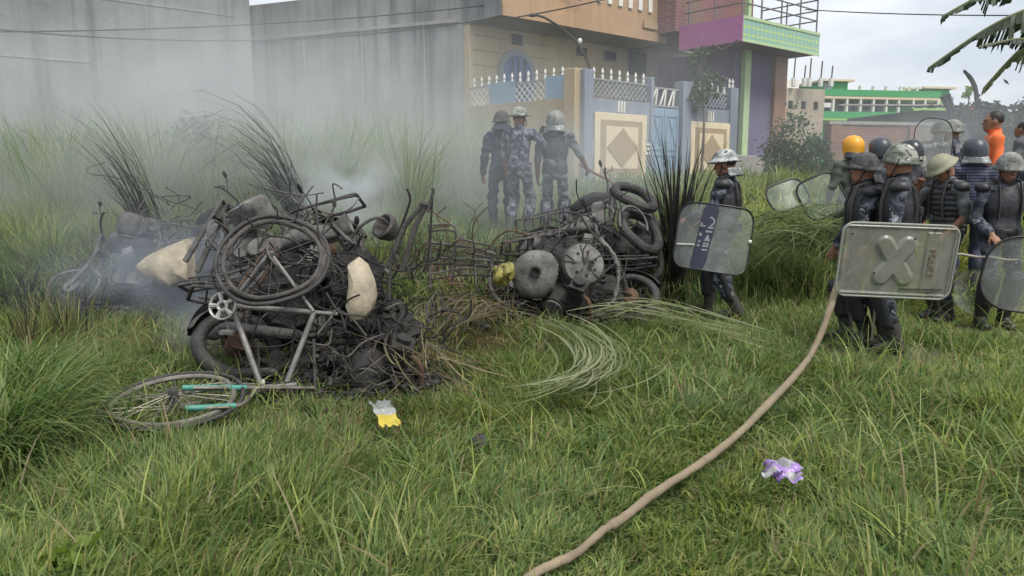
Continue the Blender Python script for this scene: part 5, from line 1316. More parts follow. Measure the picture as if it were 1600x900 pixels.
S5 = shield('riot_shield', 'pale scuffed shield standing in grass between the bowed person and edge shield', P(1525, 462, 7.35), (R(-14), R(28), R(10)), .52, .40, .10, M_pale, 0)
# ---- back row
p6 = person('person in yellow hard helmet and olive jacket, back turned', 1331, 9.0, R(8), 1.63, M_olive, M_olive, helmet='riot', hmat=M_yellow, neckflap=M_blackvest, seed=9, res=.016, lh=(-.30, .05, .85))
p7 = person('person in plain round dark helmet right of the yellow one', 1373, 8.85, R(0), 1.66, M_greycloth, M_navy, helmet='riot', hmat=M_bluehelm, seed=10, res=.016)
p8 = person('person in glossy black helmet with small white letters', 1421, 8.5, R(6), 1.74, M_blackvest, M_navy, helmet='riot', hmat=M_blackhelm, seed=11, res=.016)
p9 = person('person in pale camouflage helmet behind the raised shield', 1483, 9.6, R(30), 1.66, M_camo2, M_camo2, helmet='pot', hmat=M_greyhelm, seed=12, res=.016, lh=(-.24, .32, 1.45))
p10 = person('person in dull navy helmet with pale neck guard and striped shirt', 1521, 8.55, R(-14), 1.76, M_stripe, M_navy, helmet='riot', hmat=M_bluehelm, neckflap=M_camohelmw, visor=M_clear, seed=13, res=.015)
p11 = person('bareheaded bearded person in a bright orange shirt at the back right', 1546, 9.5, R(72), 1.82, M_orangecloth, M_navy, sleeve='short', seed=14, res=.0135, beard=True, group='onlookers')
p12 = person('person in dark clothes at the far right behind the orange shirt', 1592, 11.6, R(40), 1.68, M_greycloth, M_navy, seed=15, res=.018, group='onlookers')
p13 = person('person in dark grey at the back between raised shield and shed', 1461, 11.8, R(-20), 1.66, M_greycloth, M_navy, seed=16, res=.018, helmet='pot', hmat=M_camohelmd)
q = p8.location+Vector((0, 0, 1.60))
text('POLICE', .050, (0, -.148, 1.56), (R(90), 0, 0), M_white, p8, 'helmet_lettering')
S4 = shield('riot_shield', 'greenish see through shield raised overhead in the back row', P(1462, 228, 9.2), (R(-6), R(6), R(12)), .56, .66, .2, M_clear, .006, curve=1.2)
# shields left lying on the tall grass
for (px, py, d, rot, W, H, lb, mt) in ((1232, 304, 9.0, (R(-30), R(-18), R(10)), .50, .36, 'clear shield with dark wavy rim lying on tall grass, farther from the olive jacket', M_pale), (1285, 306, 8.9, (R(-18), R(-24), R(0)), .50, .50, 'largest of the shields propped on the tall grass, beside the olive jacket', M_pale)):
    shield('riot_shield', lb, P(px, py, d), rot, W, H, .13, mt, .013, curve=.9)
# ---------------------------------------------------------------- hose and litter (before the grass: blades give way to them)
def G(px, py, z=.0):
    """ground point under a photo pixel (flat foreground), z above it"""
    q = P(px, py, 1.0)-Vector((0, 0, CAMH)); t = (z-CAMH)/q.z; return Vector((0, 0, CAMH))+q*t
hose_pts = [P(1309, 440, 6.15), P(1303, 462, 6.08), P(1288, 508, 5.95), P(1264, 556, 5.75)]+[G(a, b, z) for a, b, z in ((1232, 600, .13), (1180, 652, .10), (1100, 718, .10), (1020, 776, .10), (966, 812, .11), (945, 830, .09), (900, 860, .09), (845, 895, .10), (770, 950, .10), (690, 1010, .1))]
hp_ = bezier(hose_pts, 8); random.seed(5)
m = MB(); m.tube([p+Vector((.007*math.sin(i_*.31+1), .007*math.sin(i_*.23), .006*math.sin(i_*.37)))*min(1, i_/25)+Vector((random.gauss(0, .001), random.gauss(0, .001), random.gauss(0, .001))) for i_, p in enumerate(hp_)], [.029-.012*min(1, i/70)+.0012*math.sin(i*.7)+.0012*math.sin(i*.23)+(.003 if 65 < i < 69 else 0)-.010*max(0, 8-i)/8 for i in range(len(hp_))], 14)
M_hose = mat('tan_hose', (.25, .20, .135), .9, col2=(.15, .12, .08), vscale=6, bump=.3, bscale=60)
loose('hose', 'thick tan hose curving through the grass up to the milky shield', 'hose', m, M_hose)
def crumpled(name, label, cat, c, w, h, mats, zones, yaw, seed, amp=.02):
    g = np.random.default_rng(seed); n = 14; b = MB(); vs, fs, mi = [], [], []
    K = g.normal(0, 22, (9, 2)); ph = g.uniform(0, 6, 9)
    for j in range(n+1):
        for i in range(n+1):
            x, y = (i/n-.5)*w*(1+.1*math.sin(j)), (j/n-.5)*h*(1+.12*math.sin(i*1.3)); z = sum(abs(math.sin(K[k, 0]*x+K[k, 1]*y+ph[k])) for k in range(9))*amp/3
            q = Matrix.Rotation(yaw, 3, 'Z') @ Matrix.Rotation(R(22), 3, 'X') @ Vector((x, y, z)); vs.append(Vector(c)+q)
    for j in range(n):
        for i in range(n): fs.append((j*(n+1)+i, j*(n+1)+i+1, (j+1)*(n+1)+i+1, (j+1)*(n+1)+i)); mi.append(zones(i/n, j/n))
    b.add(vs, fs); b.m = mi; o = loose(name, label, cat, b, mats); o.modifiers.new('s', 'SOLIDIFY').thickness = .002; return o
M_foilw = mat('white_foil', (.34, .345, .34), .45, col2=(.22, .225, .225), vscale=20); M_foilg = mat('grey_foil', (.14, .15, .14), .4, .2, col2=(.24, .25, .24), vscale=18)
M_foily = mat('yellow_foil', (.48, .37, .04), .45, col2=(.33, .29, .05), vscale=12); M_foilp = mat('purple_foil', (.20, .10, .36), .35, col2=(.34, .24, .5), vscale=25); M_foild = mat('deep_purple', (.06, .025, .11), .4)
crumpled('food_packet', 'crumpled white and yellow food packet in the grass below the bicycle', 'packet', G(601, 652, .15), .12, .22, [M_foilg, M_foilw, M_foily], lambda u, v: 0 if v > .62 else (1 if v > .42 else 2), R(28), 3, .018)
crumpled('wrapper', 'crumpled purple and white wrapper lying right of the hose', 'wrapper', G(1222, 757, .13), .16, .11, [M_foilp, M_foilw, M_foild], lambda u, v: int((math.sin(u*9+v*4)+math.sin(v*11-u*3)) > .35)+(2 if math.sin(u*7-v*8) > .88 and math.sin(u*9+v*4)+math.sin(v*11-u*3) <= .35 else 0), R(-22), 8, .045)
b = MB(); b.ell(G(748, 692, .09), (.045, .04, .045), lump=.14); loose('stone', 'small dark stone half sunk in grass right of the food packet', 'stone', b, mat('dark_stone', (.035, .034, .037), .85, col2=(.07, .067, .07), vscale=14))

# ---------------------------------------------------------------- grass
def leaf_mat(name, transl=.42, rough=.55):
    m = bpy.data.materials.new(name); m.use_nodes = True; N, L = m.node_tree.nodes, m.node_tree.links; b = N['Principled BSDF']; b.inputs['Roughness'].default_value = rough; b.inputs['Specular IOR Level'].default_value = .3
    at = N.new('ShaderNodeAttribute'); at.attribute_name = 'tint'; L.new(at.outputs['Color'], b.inputs['Base Color'])
    tr = N.new('ShaderNodeBsdfTranslucent'); hs = N.new('ShaderNodeHueSaturation'); hs.inputs['Value'].default_value = 1.3; hs.inputs['Saturation'].default_value = 1.1
    L.new(at.outputs['Color'], hs.inputs['Color']); L.new(hs.outputs['Color'], tr.inputs['Color']); mx = N.new('ShaderNodeMixShader'); mx.inputs['Fac'].default_value = transl
    L.new(b.outputs[0], mx.inputs[1]); L.new(tr.outputs[0], mx.inputs[2]); L.new(mx.outputs[0], N['Material Output'].inputs['Surface']); return m
M_leaf = leaf_mat('grass_blade')
M_leafd = leaf_mat('dark_leaf', .25)
def blades(base, h, w, az, th0, bend, col, segs=3, rng=RNG, power=1.0):
    n = len(base); lv = segs+1; s = np.linspace(0, 1, lv)
    dirv = np.stack([np.cos(az), np.sin(az), 0*az], 1); tw = az+math.pi/2+rng.normal(0, .5, n); side = np.stack([np.cos(tw), np.sin(tw), 0*tw], 1)
    V = np.empty((n, 2*lv-1, 3), np.float32); p = base.copy()
    for k in range(lv):
        if k:
            sm = (s[k]+s[k-1])/2; th = th0+bend*sm**power; st = (h/segs)[:, None]
            p = p+st*(np.sin(th)[:, None]*dirv+np.cos(th)[:, None]*np.array([0, 0, 1.]))
        if k < segs:
            ww = (w*.5*(1-.75*s[k]**1.6))[:, None]*side; V[:, 2*k] = p-ww; V[:, 2*k+1] = p+ww
        else: V[:, 2*k] = p
    i = (np.arange(n)*(2*lv-1))[:, None]; Q = []
    for k in range(segs-1): Q.append(i+np.array([[2*k, 2*k+1, 2*k+3, 2*k+2]]))
    F = [np.concatenate(Q), i+np.array([[2*segs-2, 2*segs-1, 2*segs]])] if Q else [i+np.array([[0, 1, 2]])]
    return V.reshape(-1, 3), F, np.repeat(col, 2*lv-1, 0)
def join(parts):
    V, F4, F3, C, off = [], [], [], [], 0
    for v, f, c in parts:
        V.append(v); C.append(c); F4.append(f[0]+off); F3.append(f[1]+off); off += len(v)
    return np.concatenate(V), [np.concatenate(F4), np.concatenate(F3)], np.concatenate(C)
GREENS = np.array([(.128, .196, .058), (.165, .236, .070), (.210, .268, .084), (.090, .154, .050), (.255, .285, .112)])
DRY = np.array([(.26, .205, .11), (.20, .17, .085), (.31, .26, .16)])
def greens(n, tone, rng=RNG):
    """tone -1 dark .. +1 yellowish"""
    i = rng.integers(0, 5, n); c = GREENS[i]*rng.uniform(.75, 1.2, (n, 1)); t = np.clip(tone, -1, 1)[:, None]
    return c*(1+.30*t)*np.where(t > 0, np.array([1+.25, 1.05, .9])**1, 1)**np.abs(t)*np.where(t < 0, np.array([.85, .98, 1.08]), 1)**np.abs(t)
def seg_dist(x, y, pts):
    d = np.full(x.shape, 9.0)
    for a, b in zip(pts[:-1], pts[1:]):
        ax, ay, bx, by = a.x, a.y, b.x, b.y; L2 = (bx-ax)**2+(by-ay)**2+1e-9; t = np.clip(((x-ax)*(bx-ax)+(y-ay)*(by-ay))/L2, 0, 1)
        d = np.minimum(d, np.hypot(x-ax-t*(bx-ax), y-ay-t*(by-ay)))
    return d
hg = [p for p in hp_[::4] if p.z < .35]
def blob(x, y, cx, cy, rx, ry): return np.clip(1.3-np.sqrt(((x-cx)/rx)**2+((y-cy)/ry)**2), 0, 1)
def burnt_mask(x, y):
    return np.clip(blob(x, y, X(500, 5.2), 5.25, 1.0, .62)+blob(x, y, X(905, 7.9), 8.0, 1.25, .75)+blob(x, y, X(240, 8), 8.2, 1.9, .9)+.8*blob(x, y, X(720, 7.5), 7.6, .8, .6)+.8*blob(x, y, X(800, 9), 9.0, 2.6, .5), 0, 1)
def dry_mask(x, y):
    return np.clip(.9*blob(x, y, X(700, 6.9), 6.7, 1.0, .9)+.7*blob(x, y, X(220, 6), 6.4, 1.5, .8)+.6*blob(x, y, X(640, 5.4), 5.4, .5, .6)+.35*blob(x, y, X(500, 4.4), 4.2, .9, .5), 0, 1)
def field(n, y0, y1, hmul, wmul, segs, pw=1.0, xl=-.78, xr=.78):
    u = RNG.random(n); y = (y0**(2-pw)+u*(y1**(2-pw)-y0**(2-pw)))**(1/(2-pw)); x = y*(xl+(xr-xl)*RNG.random(n))+RNG.normal(0, .05, n)
    # clumps
    cl = nz(x, y, 4.5); tone = .75*nz(x, y, .8)+.3*cl+np.clip(.28*x/np.maximum(y, 1)*2, -.5, .5)+RNG.normal(0, .3, n)
    bm, dm_ = burnt_mask(x, y), dry_mask(x, y); bm = bm*(.65+.5*RNG.random(n))
    left = sstep(.10, -.45, x/y)
    h = (.13+.08*RNG.random(n)+.085*np.clip(cl, -1, 1)+.08*left)*hmul*(1+.35*np.clip(nz(x+7, y, 1.6), -.6, 1))
    hd = seg_dist(x, y, hg) if y0 < 6.5 else np.full(n, 9.)
    h = np.where((hd < .07) & (RNG.random(n) < .8), .05, np.where((hd < .2), h*(.72+.25*(y < 3.6)), h))
    for (cx, cy, r) in ((G(1222, 757, .1).x, G(1222, 757, .1).y, .17), (G(601, 652, .1).x, G(601, 652, .1).y, .17), (G(748, 690, .1).x, G(748, 690, .1).y, .08)): h = np.where(np.hypot(x-cx, y-cy+.06) < r, h*.5, h)
    wc = P(276, 629, 4.33); dw = np.hypot(x-wc.x, y-wc.y); h = np.where(dw < .42, np.minimum(h, .20), np.where((dw < .62), h*.72, h))
    h = h*np.where(bm > .4, .45, 1)
    for (cx, cy, r) in ((X(1352, 6.62), 6.3, .55), (X(1408, 6.28), 6.0, .6), (X(1136, 7.7), 7.4, .5), (X(1487, 7.7), 7.4, .5), (X(1572, 7.3), 7.0, .5)): h = np.where(np.hypot(x-cx, y-cy) < r, h*.45, h)
    az = RNG.normal(0, 1.15, n)+3.4*nz(x-3, y+9, 1.3)+R(-20); th0 = np.abs(RNG.normal(.1, .45, n)); bend = np.abs(RNG.normal(1.25, .7, n))
    col = greens(n, tone)
    dr = (RNG.random(n) < .05+.75*dm_)[:, None]; col = np.where(dr, DRY[RNG.integers(0, 3, n)]*RNG.uniform(.6, 1.1, (n, 1)), col)
    bn = (RNG.random(n) < bm*1.15)[:, None]; col = np.where(bn, np.array([.022, .020, .018])*RNG.uniform(.6, 2.5, (n, 1)), col)
    keep = RNG.random(n) > np.clip(bm-.45, 0, .5)*1.2
    w = (.0075+.0065*RNG.random(n))*wmul
    base = np.stack([x, y, terr(x, y)-.01], 1)
    k = keep; return blades(base[k], h[k], w[k], az[k], th0[k], bend[k], col[k], segs)
def strays(n, y0, y1):
    y = RNG.uniform(y0, y1, n); x = y*RNG.uniform(-.75, .75, n); hd = seg_dist(x, y, hg); k = (hd > .25) & (np.hypot(x-G(1222, 757, .1).x, y-G(1222, 757, .1).y) > .35) & (np.hypot(x-G(601, 652, .1).x, y-G(601, 652, .1).y) > .35) & (nz(x, y, 1.9) > -.15)
    x, y = x[k], y[k]; n = len(x); col = greens(n, RNG.normal(.05, .4, n)); dr = (RNG.random(n) < .10)[:, None]; col = np.where(dr, DRY[RNG.integers(0, 3, n)]*.9, col)
    return blades(np.stack([x, y, terr(x, y)], 1), RNG.uniform(.26, .48, n), RNG.uniform(.008, .014, n), RNG.uniform(0, 6.28, n), np.abs(RNG.normal(.3, .25, n)), np.abs(RNG.normal(1.5, .5, n)), col, 5)
V, F, C = join([field(85000, 2.2, 4.6, .92, 1.1, 3), field(110000, 4.4, 8.4, .85, 1.2, 3), strays(9000, 2.3, 7.6)])
g = np_mesh('foreground_grass', V, F, M_leaf, color=C); tag(g, 'lush green grass covering the foreground', 'grass', kind='stuff')
V, F, C = join([field(60000, 8.2, 12.5, 2.0, 1.8, 3, xl=-.85, xr=.85), field(36000, 12, 19, 2.6, 2.8, 3, xl=-.85, xr=1.0)])
g = np_mesh('background_grass', V, F, M_leaf, color=C); tag(g, 'taller rough grass behind the heaps', 'grass', kind='stuff')

def clumps(centres, nb, h, spread, w, th, bend, tone, lean=None, dark=0, segs=5, dry=.05, power=1.4):
    parts = []
    for (cx, cy) in centres:
        n = nb; a = RNG.uniform(0, 6.283, n); r = np.abs(RNG.normal(0, spread, n)); x, y = cx+r*np.cos(a), cy+r*np.sin(a)
        az = a+RNG.normal(0, .5, n)
        if lean is not None: az = np.where(RNG.random(n) < lean[1], lean[0]+RNG.normal(0, .4 if lean[1] < .99 else .16, n), az)
        hh = h*RNG.uniform(.55, 1.12, n); col = greens(n, np.full(n, tone)+RNG.normal(0, .3, n))
        col = np.where((RNG.random(n) < dry)[:, None], DRY[RNG.integers(0, 3, n)]*.8, col)
        col = np.where((RNG.random(n) < dark)[:, None], np.array([.022, .021, .02])*RNG.uniform(.5, 2.4, (n, 1)), col)
        parts.append(blades(np.stack([x, y, terr(x, y)-.02], 1), hh, w*RNG.uniform(.7, 1.3, n), az, np.abs(RNG.normal(th, .10, n)), np.abs(RNG.normal(bend, .3, n)), col, segs, power=power))
    return join(parts)
# reed bed in front of the grey walls
cen = []
while len(cen) < 150:
    y = RNG.uniform(10.8, 16.2); x = y*RNG.uniform(-.80, .02)
    if x < -.2 and not (x > -1.2 and y < 13): cen.append((x, y))
V, F, C = clumps(cen, 95, 1.8, .17, .017, .12, .8, .15)
g = np_mesh('reed_bed', V, F, M_leaf, color=C); tag(g, 'tall green reed grass in front of the grey walls', 'reeds', kind='stuff')
cen = [(y*RNG.uniform(-.72, -.12), y) for y in RNG.uniform(8.9, 11, 40)]
V, F, C = clumps(cen, 70, .75, .2, .012, .2, .8, .45); g = np_mesh('reed_fringe', V, F, M_leaf, color=C); tag(g, 'shorter yellowish tufts along the reed bed edge', 'reeds', kind='stuff')
cen = [(X(px, d), d) for px, d in ((1190, 8.9), (1215, 9.2), (1240, 8.8), (1262, 9.1), (1290, 8.7), (1180, 9.3), (1305, 9.2), (1230, 8.4), (1270, 8.4), (1200, 8.5), (1250, 9.5), (1300, 8.4))]
V, F, C = clumps(cen, 110, .72, .16, .012, .35, 1.0, -.35, (R(190), .4), .12, dry=.15); g = np_mesh('rank_grass', V, F, M_leaf, color=C); tag(g, 'rank leaning grass under the two lying shields', 'grass', kind='stuff')
# single clumps
def clump_thing(name, label, centres, *a, **k):
    V, F, C = clumps(centres, *a, **k); c = V.mean(0); c[2] = V[:, 2].min(); o = np_mesh(name, V-c, F, M_leaf, color=C); o.location = c; return tag(o, label, 'grass clump', 'standing grass clumps')
clump_thing('grass_clump', 'big dark green tuft of long drooping blades at the left edge', [(X(-40, 4.5), 4.5), (X(30, 4.35), 4.35), (X(-30, 3.9), 3.9), (X(10, 5.0), 5.0), (X(-70, 3.5), 3.5), (X(-25, 3.8), 3.8)], 330, .78, .13, .012, .45, 1.35, -.3, (R(-25), .65), segs=6)
clump_thing('grass_clump', 'half burnt brown tuft behind the left edge tuft', [(X(20, 6.2), 6.2), (X(80, 6.4), 6.4)], 160, .60, .18, .009, .2, .5, .1, None, .25, dry=.5)
clump_thing('burnt_reed_clump', 'black scorched reed clump right of the right heap', [(X(1056, 8.5), 8.5), (X(1062, 8.6), 8.6)], 95, 1.75, .05, .022, .03, .12, -.6, None, .96)
clump_thing('reed_clump', 'dark green reed clump just behind the walking person', [(X(1092, 8.6), 8.6), (X(1075, 8.9), 8.9)], 120, 1.05, .11, .013, .2, .45, -.5, (R(10), .3), .25)
clump_thing('burnt_reed_clump', 'scorched reeds fanning left above the smoking left heap', [(X(240, 8.8), 8.8), (X(255, 8.9), 8.9)], 46, 2.4, .06, .018, .20, 1.0, -.5, (R(172), 1.0), .9, segs=6, power=2.0)
clump_thing('burnt_reed_clump', 'dark reeds arching left above the upright bicycle wheel', [(X(485, 8.7), 8.7), (X(470, 8.8), 8.8)], 70, 2.8, .045, .020, .01, 2.2, -.5, (R(178), 1.0), .97, segs=7, power=2.4)
clump_thing('reed_clump', 'reddish brown dry stalks at the left edge in front of the smoke', [(X(25, 7.3), 7.3), (X(80, 7.4), 7.4)], 60, .55, .2, .007, .12, .3, .0, None, .7)
clump_thing('burnt_stalk_clump', 'thin black stalks standing in front of the camouflaged person', [(X(790, 8.2), 8.2)], 26, .85, .13, .010, .12, .2, -.6, None, .95)
clump_thing('burnt_stalk_clump', 'thin dry stalks between the central and right heaps', [(X(735, 7.0), 7.0), (X(690, 6.8), 6.8)], 60, .55, .22, .008, .3, .5, .2, None, .35, dry=.6)
# flattened long blades
def ribbons(name, label, paths, n, jit, w, rng=np.random.default_rng(8), dry=False, tone=1.0):
    Vs, F4, F3, Cs, off = [], [], [], [], 0
    for path in paths:
        pts = np.array([tuple(p) for p in bezier(path, 6)]); m = len(pts)
        for i in range(n):
            a, b_ = sorted(rng.uniform(0, 1, 2)); 
            if b_-a < .35: a, b_ = max(0, a-.2), min(1, b_+.3)
            t = np.linspace(a, b_, 10); q = np.stack([np.interp(t*(m-1), np.arange(m), pts[:, k]) for k in range(3)], 1)+rng.normal(0, jit, 3)*np.array([1, 1, .35])+np.linspace(-1, 1, 10)[:, None]*rng.normal(0, jit*.7, 3)*np.array([1, 1, .3])
            tg_ = np.gradient(q, axis=0); sd_ = np.stack([-tg_[:, 1], tg_[:, 0], 0*tg_[:, 0]], 1); sd_ /= np.linalg.norm(sd_, axis=1)[:, None]+1e-9; sd_[:, 2] += rng.normal(0, .5)
            ww = w*rng.uniform(.6, 1.2)*np.sin(np.linspace(.25, math.pi-.02, 10))[:, None]*.5; v = np.empty((20, 3)); v[0::2] = q-sd_*ww; v[1::2] = q+sd_*ww; Vs.append(v)
            F4.append(np.array([[2*k, 2*k+1, 2*k+3, 2*k+2] for k in range(9)])+off); off += 20
            c = np.array([(.23, .26, .14), (.28, .30, .18), (.19, .22, .10)])[rng.integers(0, 3)]*rng.uniform(.8, 1.2); c = c if not dry else DRY[rng.integers(0, 3)]*rng.uniform(.5, .9); Cs.append(np.repeat(c[None]*tone, 20, 0))
    V = np.concatenate(Vs); c = V.mean(0); c[2] = V[:, 2].min(); o = np_mesh(name, V-c, [np.concatenate(F4)], M_leaf, color=np.concatenate(Cs)); o.location = c; return o
o = ribbons('flattened_grass', '', [[G(850, 500, .25), G(905, 520, .28), G(940, 552, .26), G(935, 582, .24), G(890, 604, .22), G(830, 612, .2)]], 62, .10, .013); tag(o, 'pale sheaf of long grass swept into a curl below the right heap', 'grass sheaf')
o = ribbons('flattened_grass', '', [[G(900, 495, .25), G(980, 478, .28), G(1060, 488, .26), G(1130, 508, .24), G(1200, 526, .2)]], 55, .12, .012); tag(o, 'pale long blades pressed flat towards the walking person', 'grass sheaf')
o = ribbons('flattened_grass', '', [[G(640, 560, .3), G(690, 500, .35), G(760, 480, .3), G(830, 505, .2)], [G(650, 520, .35), G(700, 470, .4), G(780, 470, .3)], [G(640, 540, .4), G(670, 580, .4), G(720, 600, .25)]], 48, .16, .009, dry=True); tag(o, 'dry tangled blades between the two heaps', 'grass sheaf')
pa = []
rb = np.random.default_rng(77)
for k in range(9):
    px, py = rb.uniform(1175, 1300), rb.uniform(325, 392); q0 = P(px, py, 8.55-(py-325)*.008); sgn = rb.choice([-1, 1])
    pa.append([q0+Vector((-.35*sgn, .1, -.10)), q0+Vector((-.1*sgn, 0, .08)), q0+Vector((.15*sgn, -.05, .05)), q0+Vector((.42*sgn, -.1, -.16))])
o = ribbons('brush_heap', '', pa, 46, .13, .012, tone=np.array([.50, .58, .45])); tag(o, 'heap of tangled bent brush below the lying shields', 'brush')
# broadleaf weed in the foreground corner
def leaves(name, centre, rad, n, size, col, rng, squash=1.0, hollow=.25, clumpn=0):
    """leaf-sized faces through a crown's volume, gathered in clumps so that gaps stay open"""
    c = np.array(centre); 
    if clumpn:
        cc = rng.normal(0, 1, (clumpn, 3)); cc /= np.linalg.norm(cc, axis=1)[:, None]; cc *= (rng.uniform(hollow, 1, (clumpn, 1)))**.5; k = rng.integers(0, clumpn, n); p = cc[k]*.82+rng.normal(0, .13, (n, 3))
    else:
        p = rng.normal(0, 1, (n, 3)); p /= np.linalg.norm(p, axis=1)[:, None]; p *= rng.uniform(hollow, 1, (n, 1))**.5; k = np.zeros(n, int)
    p = c+p*np.array(rad)
    d = rng.normal(0, 1, (n, 3)); d[:, 2] -= .4; d /= np.linalg.norm(d, axis=1)[:, None]; s = np.cross(d, rng.normal(0, 1, (n, 3))); s /= np.linalg.norm(s, axis=1)[:, None]
    L = size*rng.uniform(.6, 1.3, (n, 1)); V = np.stack([p, p+d*L*.5+s*L*.28, p+d*L, p+d*L*.5-s*L*.28], 1).reshape(-1, 3)
    F = np.arange(4*n).reshape(-1, 4); tone = rng.uniform(.65, 1.25, (max(clumpn, 1), 1))[k]*rng.uniform(.8, 1.2, (n, 1)); C = np.repeat(np.array(col)*tone, 4, 0)
    return V, F, C
def tree(name, label, base, trunk_top, crowns, tr, leaf, col, n, cat='tree', seed=0, group=None):
    rng = np.random.default_rng(seed); o = empty(name, base, 0, label, cat, group); b = Vector(base); tt = Vector(trunk_top)
    tm = MB(); tm.tube(bezier([b-Vector((0, 0, .1)), b.lerp(tt, .5)+Vector((.05, 0, 0)), tt], 4), [tr*(1.1-.05*i) for i in range(9)], 8)
    for c, r in crowns: tm.tube(bezier([b.lerp(tt, .75), tt.lerp(Vector(c), .5)+Vector((0, 0, .05)), Vector(c)], 4), [tr*.5*(1-.08*i) for i in range(9)], 6)
    tm.build('trunk', M_bark, o)
    Vs, Fs, Cs, off = [], [], [], 0
    for c, r in crowns:
        v, f, cc = leaves('', c, r, n, leaf, col, rng, clumpn=max(6, n//45)); Vs.append(v); Fs.append(f+off); Cs.append(cc); off += len(v)
    np_mesh('crown', np.concatenate(Vs)-np.array(base), [np.concatenate(Fs)], M_leafd, o, False, color=np.concatenate(Cs)); return o
M_bark = mat('bark', (.10, .08, .06), .9, col2=(.16, .13, .10), vscale=8, bump=.5, bscale=20)
def gz(x, y, z=0): return (x, y, T(x, y)+z)
x, y = X(1094, 18.2), 18.2
tree('small_tree', 'wispy small tree rising behind the compound wall by the purple house', gz(x, y), (x, y, 3.6), [((x-.1, y, 4.1), (.45, .4, .55)), ((x+.15, y+.1, 3.6), (.5, .4, .4)), ((x-.25, y, 3.3), (.35, .3, .3))], .035, .10, (.055, .085, .035), 420, seed=2)
for px, py, d, rx, rz, s, lb in ((1240, 226, 17.6, .62, 1.05, 3, 'smoke veiled bush beside the purple house plinth'), (1276, 255, 16.2, .42, .6, 4, 'smaller bush at the left end of the brick wall')):
    c = P(px, py, d); tree('bush', lb, gz(c.x, c.y), (c.x, c.y, T(c.x, c.y)+.5), [((c.x, c.y, c.z), (rx, rx, rz)), ((c.x-.25, c.y+.1, c.z-.4), (rx, rx*.8, rz*.6)), ((c.x+.3, c.y-.1, c.z-.45), (rx*.8, rx*.8, rz*.6))], .04, .09, (.060, .100, .050), 1500, 'bush', s)
for px, py, d, rx, rz, s, lb in ((330, 235, 12.4, .75, .65, 5, 'dark leafy bush in the reeds left of the arching reeds'), (60, 250, 13.6, .8, .6, 6, 'leafy bush in the reeds at the far left')):
    c = P(px, py, d); tree('bush', lb, gz(c.x, c.y), (c.x, c.y, T(c.x, c.y)+.6), [((c.x, c.y, c.z), (rx, rx, rz)), ((c.x-.45, c.y+.1, c.z-.3), (rx*.8, rx*.8, rz*.7)), ((c.x+.5, c.y-.1, c.z-.35), (rx*.8, rx*.8, rz*.7))], .04, .14, (.040, .075, .035), 800, 'bush', s)
for px, py, d, rx, rz, s, lb in ((1585, 178, 24, 1.3, .9, 7, 'dark tree at the right edge above the shed'), (1535, 190, 23, 1.0, .7, 8, 'dark tree behind the bareheaded onlooker'), (1490, 196, 24.5, .8, .7, 9, 'dark tree behind the raised shield'), (1640, 190, 20, 1.6, 1.4, 10, 'dark tree half outside the right edge')):
    c = P(px, py, d); tree('shade_tree', lb, gz(c.x, c.y), (c.x, c.y, c.z-.4), [((c.x, c.y, c.z), (rx, rx*.7, rz)), ((c.x-.6*rx, c.y, c.z-.5), (rx*.7, rx*.6, rz*.7)), ((c.x+.6*rx, c.y-.2, c.z-.6), (rx*.7, rx*.6, rz*.8))], .09, .20, (.024, .034, .026), 620, seed=s, group='dark trees behind the shed')
x, y = X(1503, 25), 25; tree('small_tree', 'bright lime green topiary head on thin stems above the sign', gz(x, y), (x, y, Z(150, 25)), [((x, y, Z(143, 25)), (.20, .2, .28))], .03, .10, (.20, .34, .06), 260, seed=12)
m = MB(); m.tube(bezier([P(1526, 200, 24.5), P(1526, 150, 24.5), P(1519, 126, 24.5), P(1506, 110, 24.5)], 6), [.07]*15+[.06, .05, .05, .04], 7); loose('leaning_post', 'dark curved post rising against the sky beside the sign', 'post', m, M_char)
for px0, py0, px1, py1, lb in ((1484, 172, 1472, 150, 'thick forked post at the right end of the green building'), (1488, 172, 1481, 147, 'shorter dark post beside the forked one')):
    m = MB(); m.tube([P(px0, py0+40, 24), P(px0, py0, 24), P(px1, py1, 24)], [.09, .09, .08], 7); loose('leaning_post', lb, 'post', m, M_char)
# foreground weed
rng = np.random.default_rng(15); c = G(95, 858, .22)
V, F, C = leaves('', (c.x, c.y, c.z-.04), (.14, .11, .06), 80, .07, (.16, .23, .045), rng, hollow=.05); V[:, 2] = np.maximum(V[:, 2], .03)
o = np_mesh('broadleaf_weed', V-np.array([c.x, c.y, 0]), [F], M_leaf, None, False, color=C); o.location = (c.x, c.y, 0); tag(o, 'bright lime broadleaf weed in the bottom left corner', 'weed')

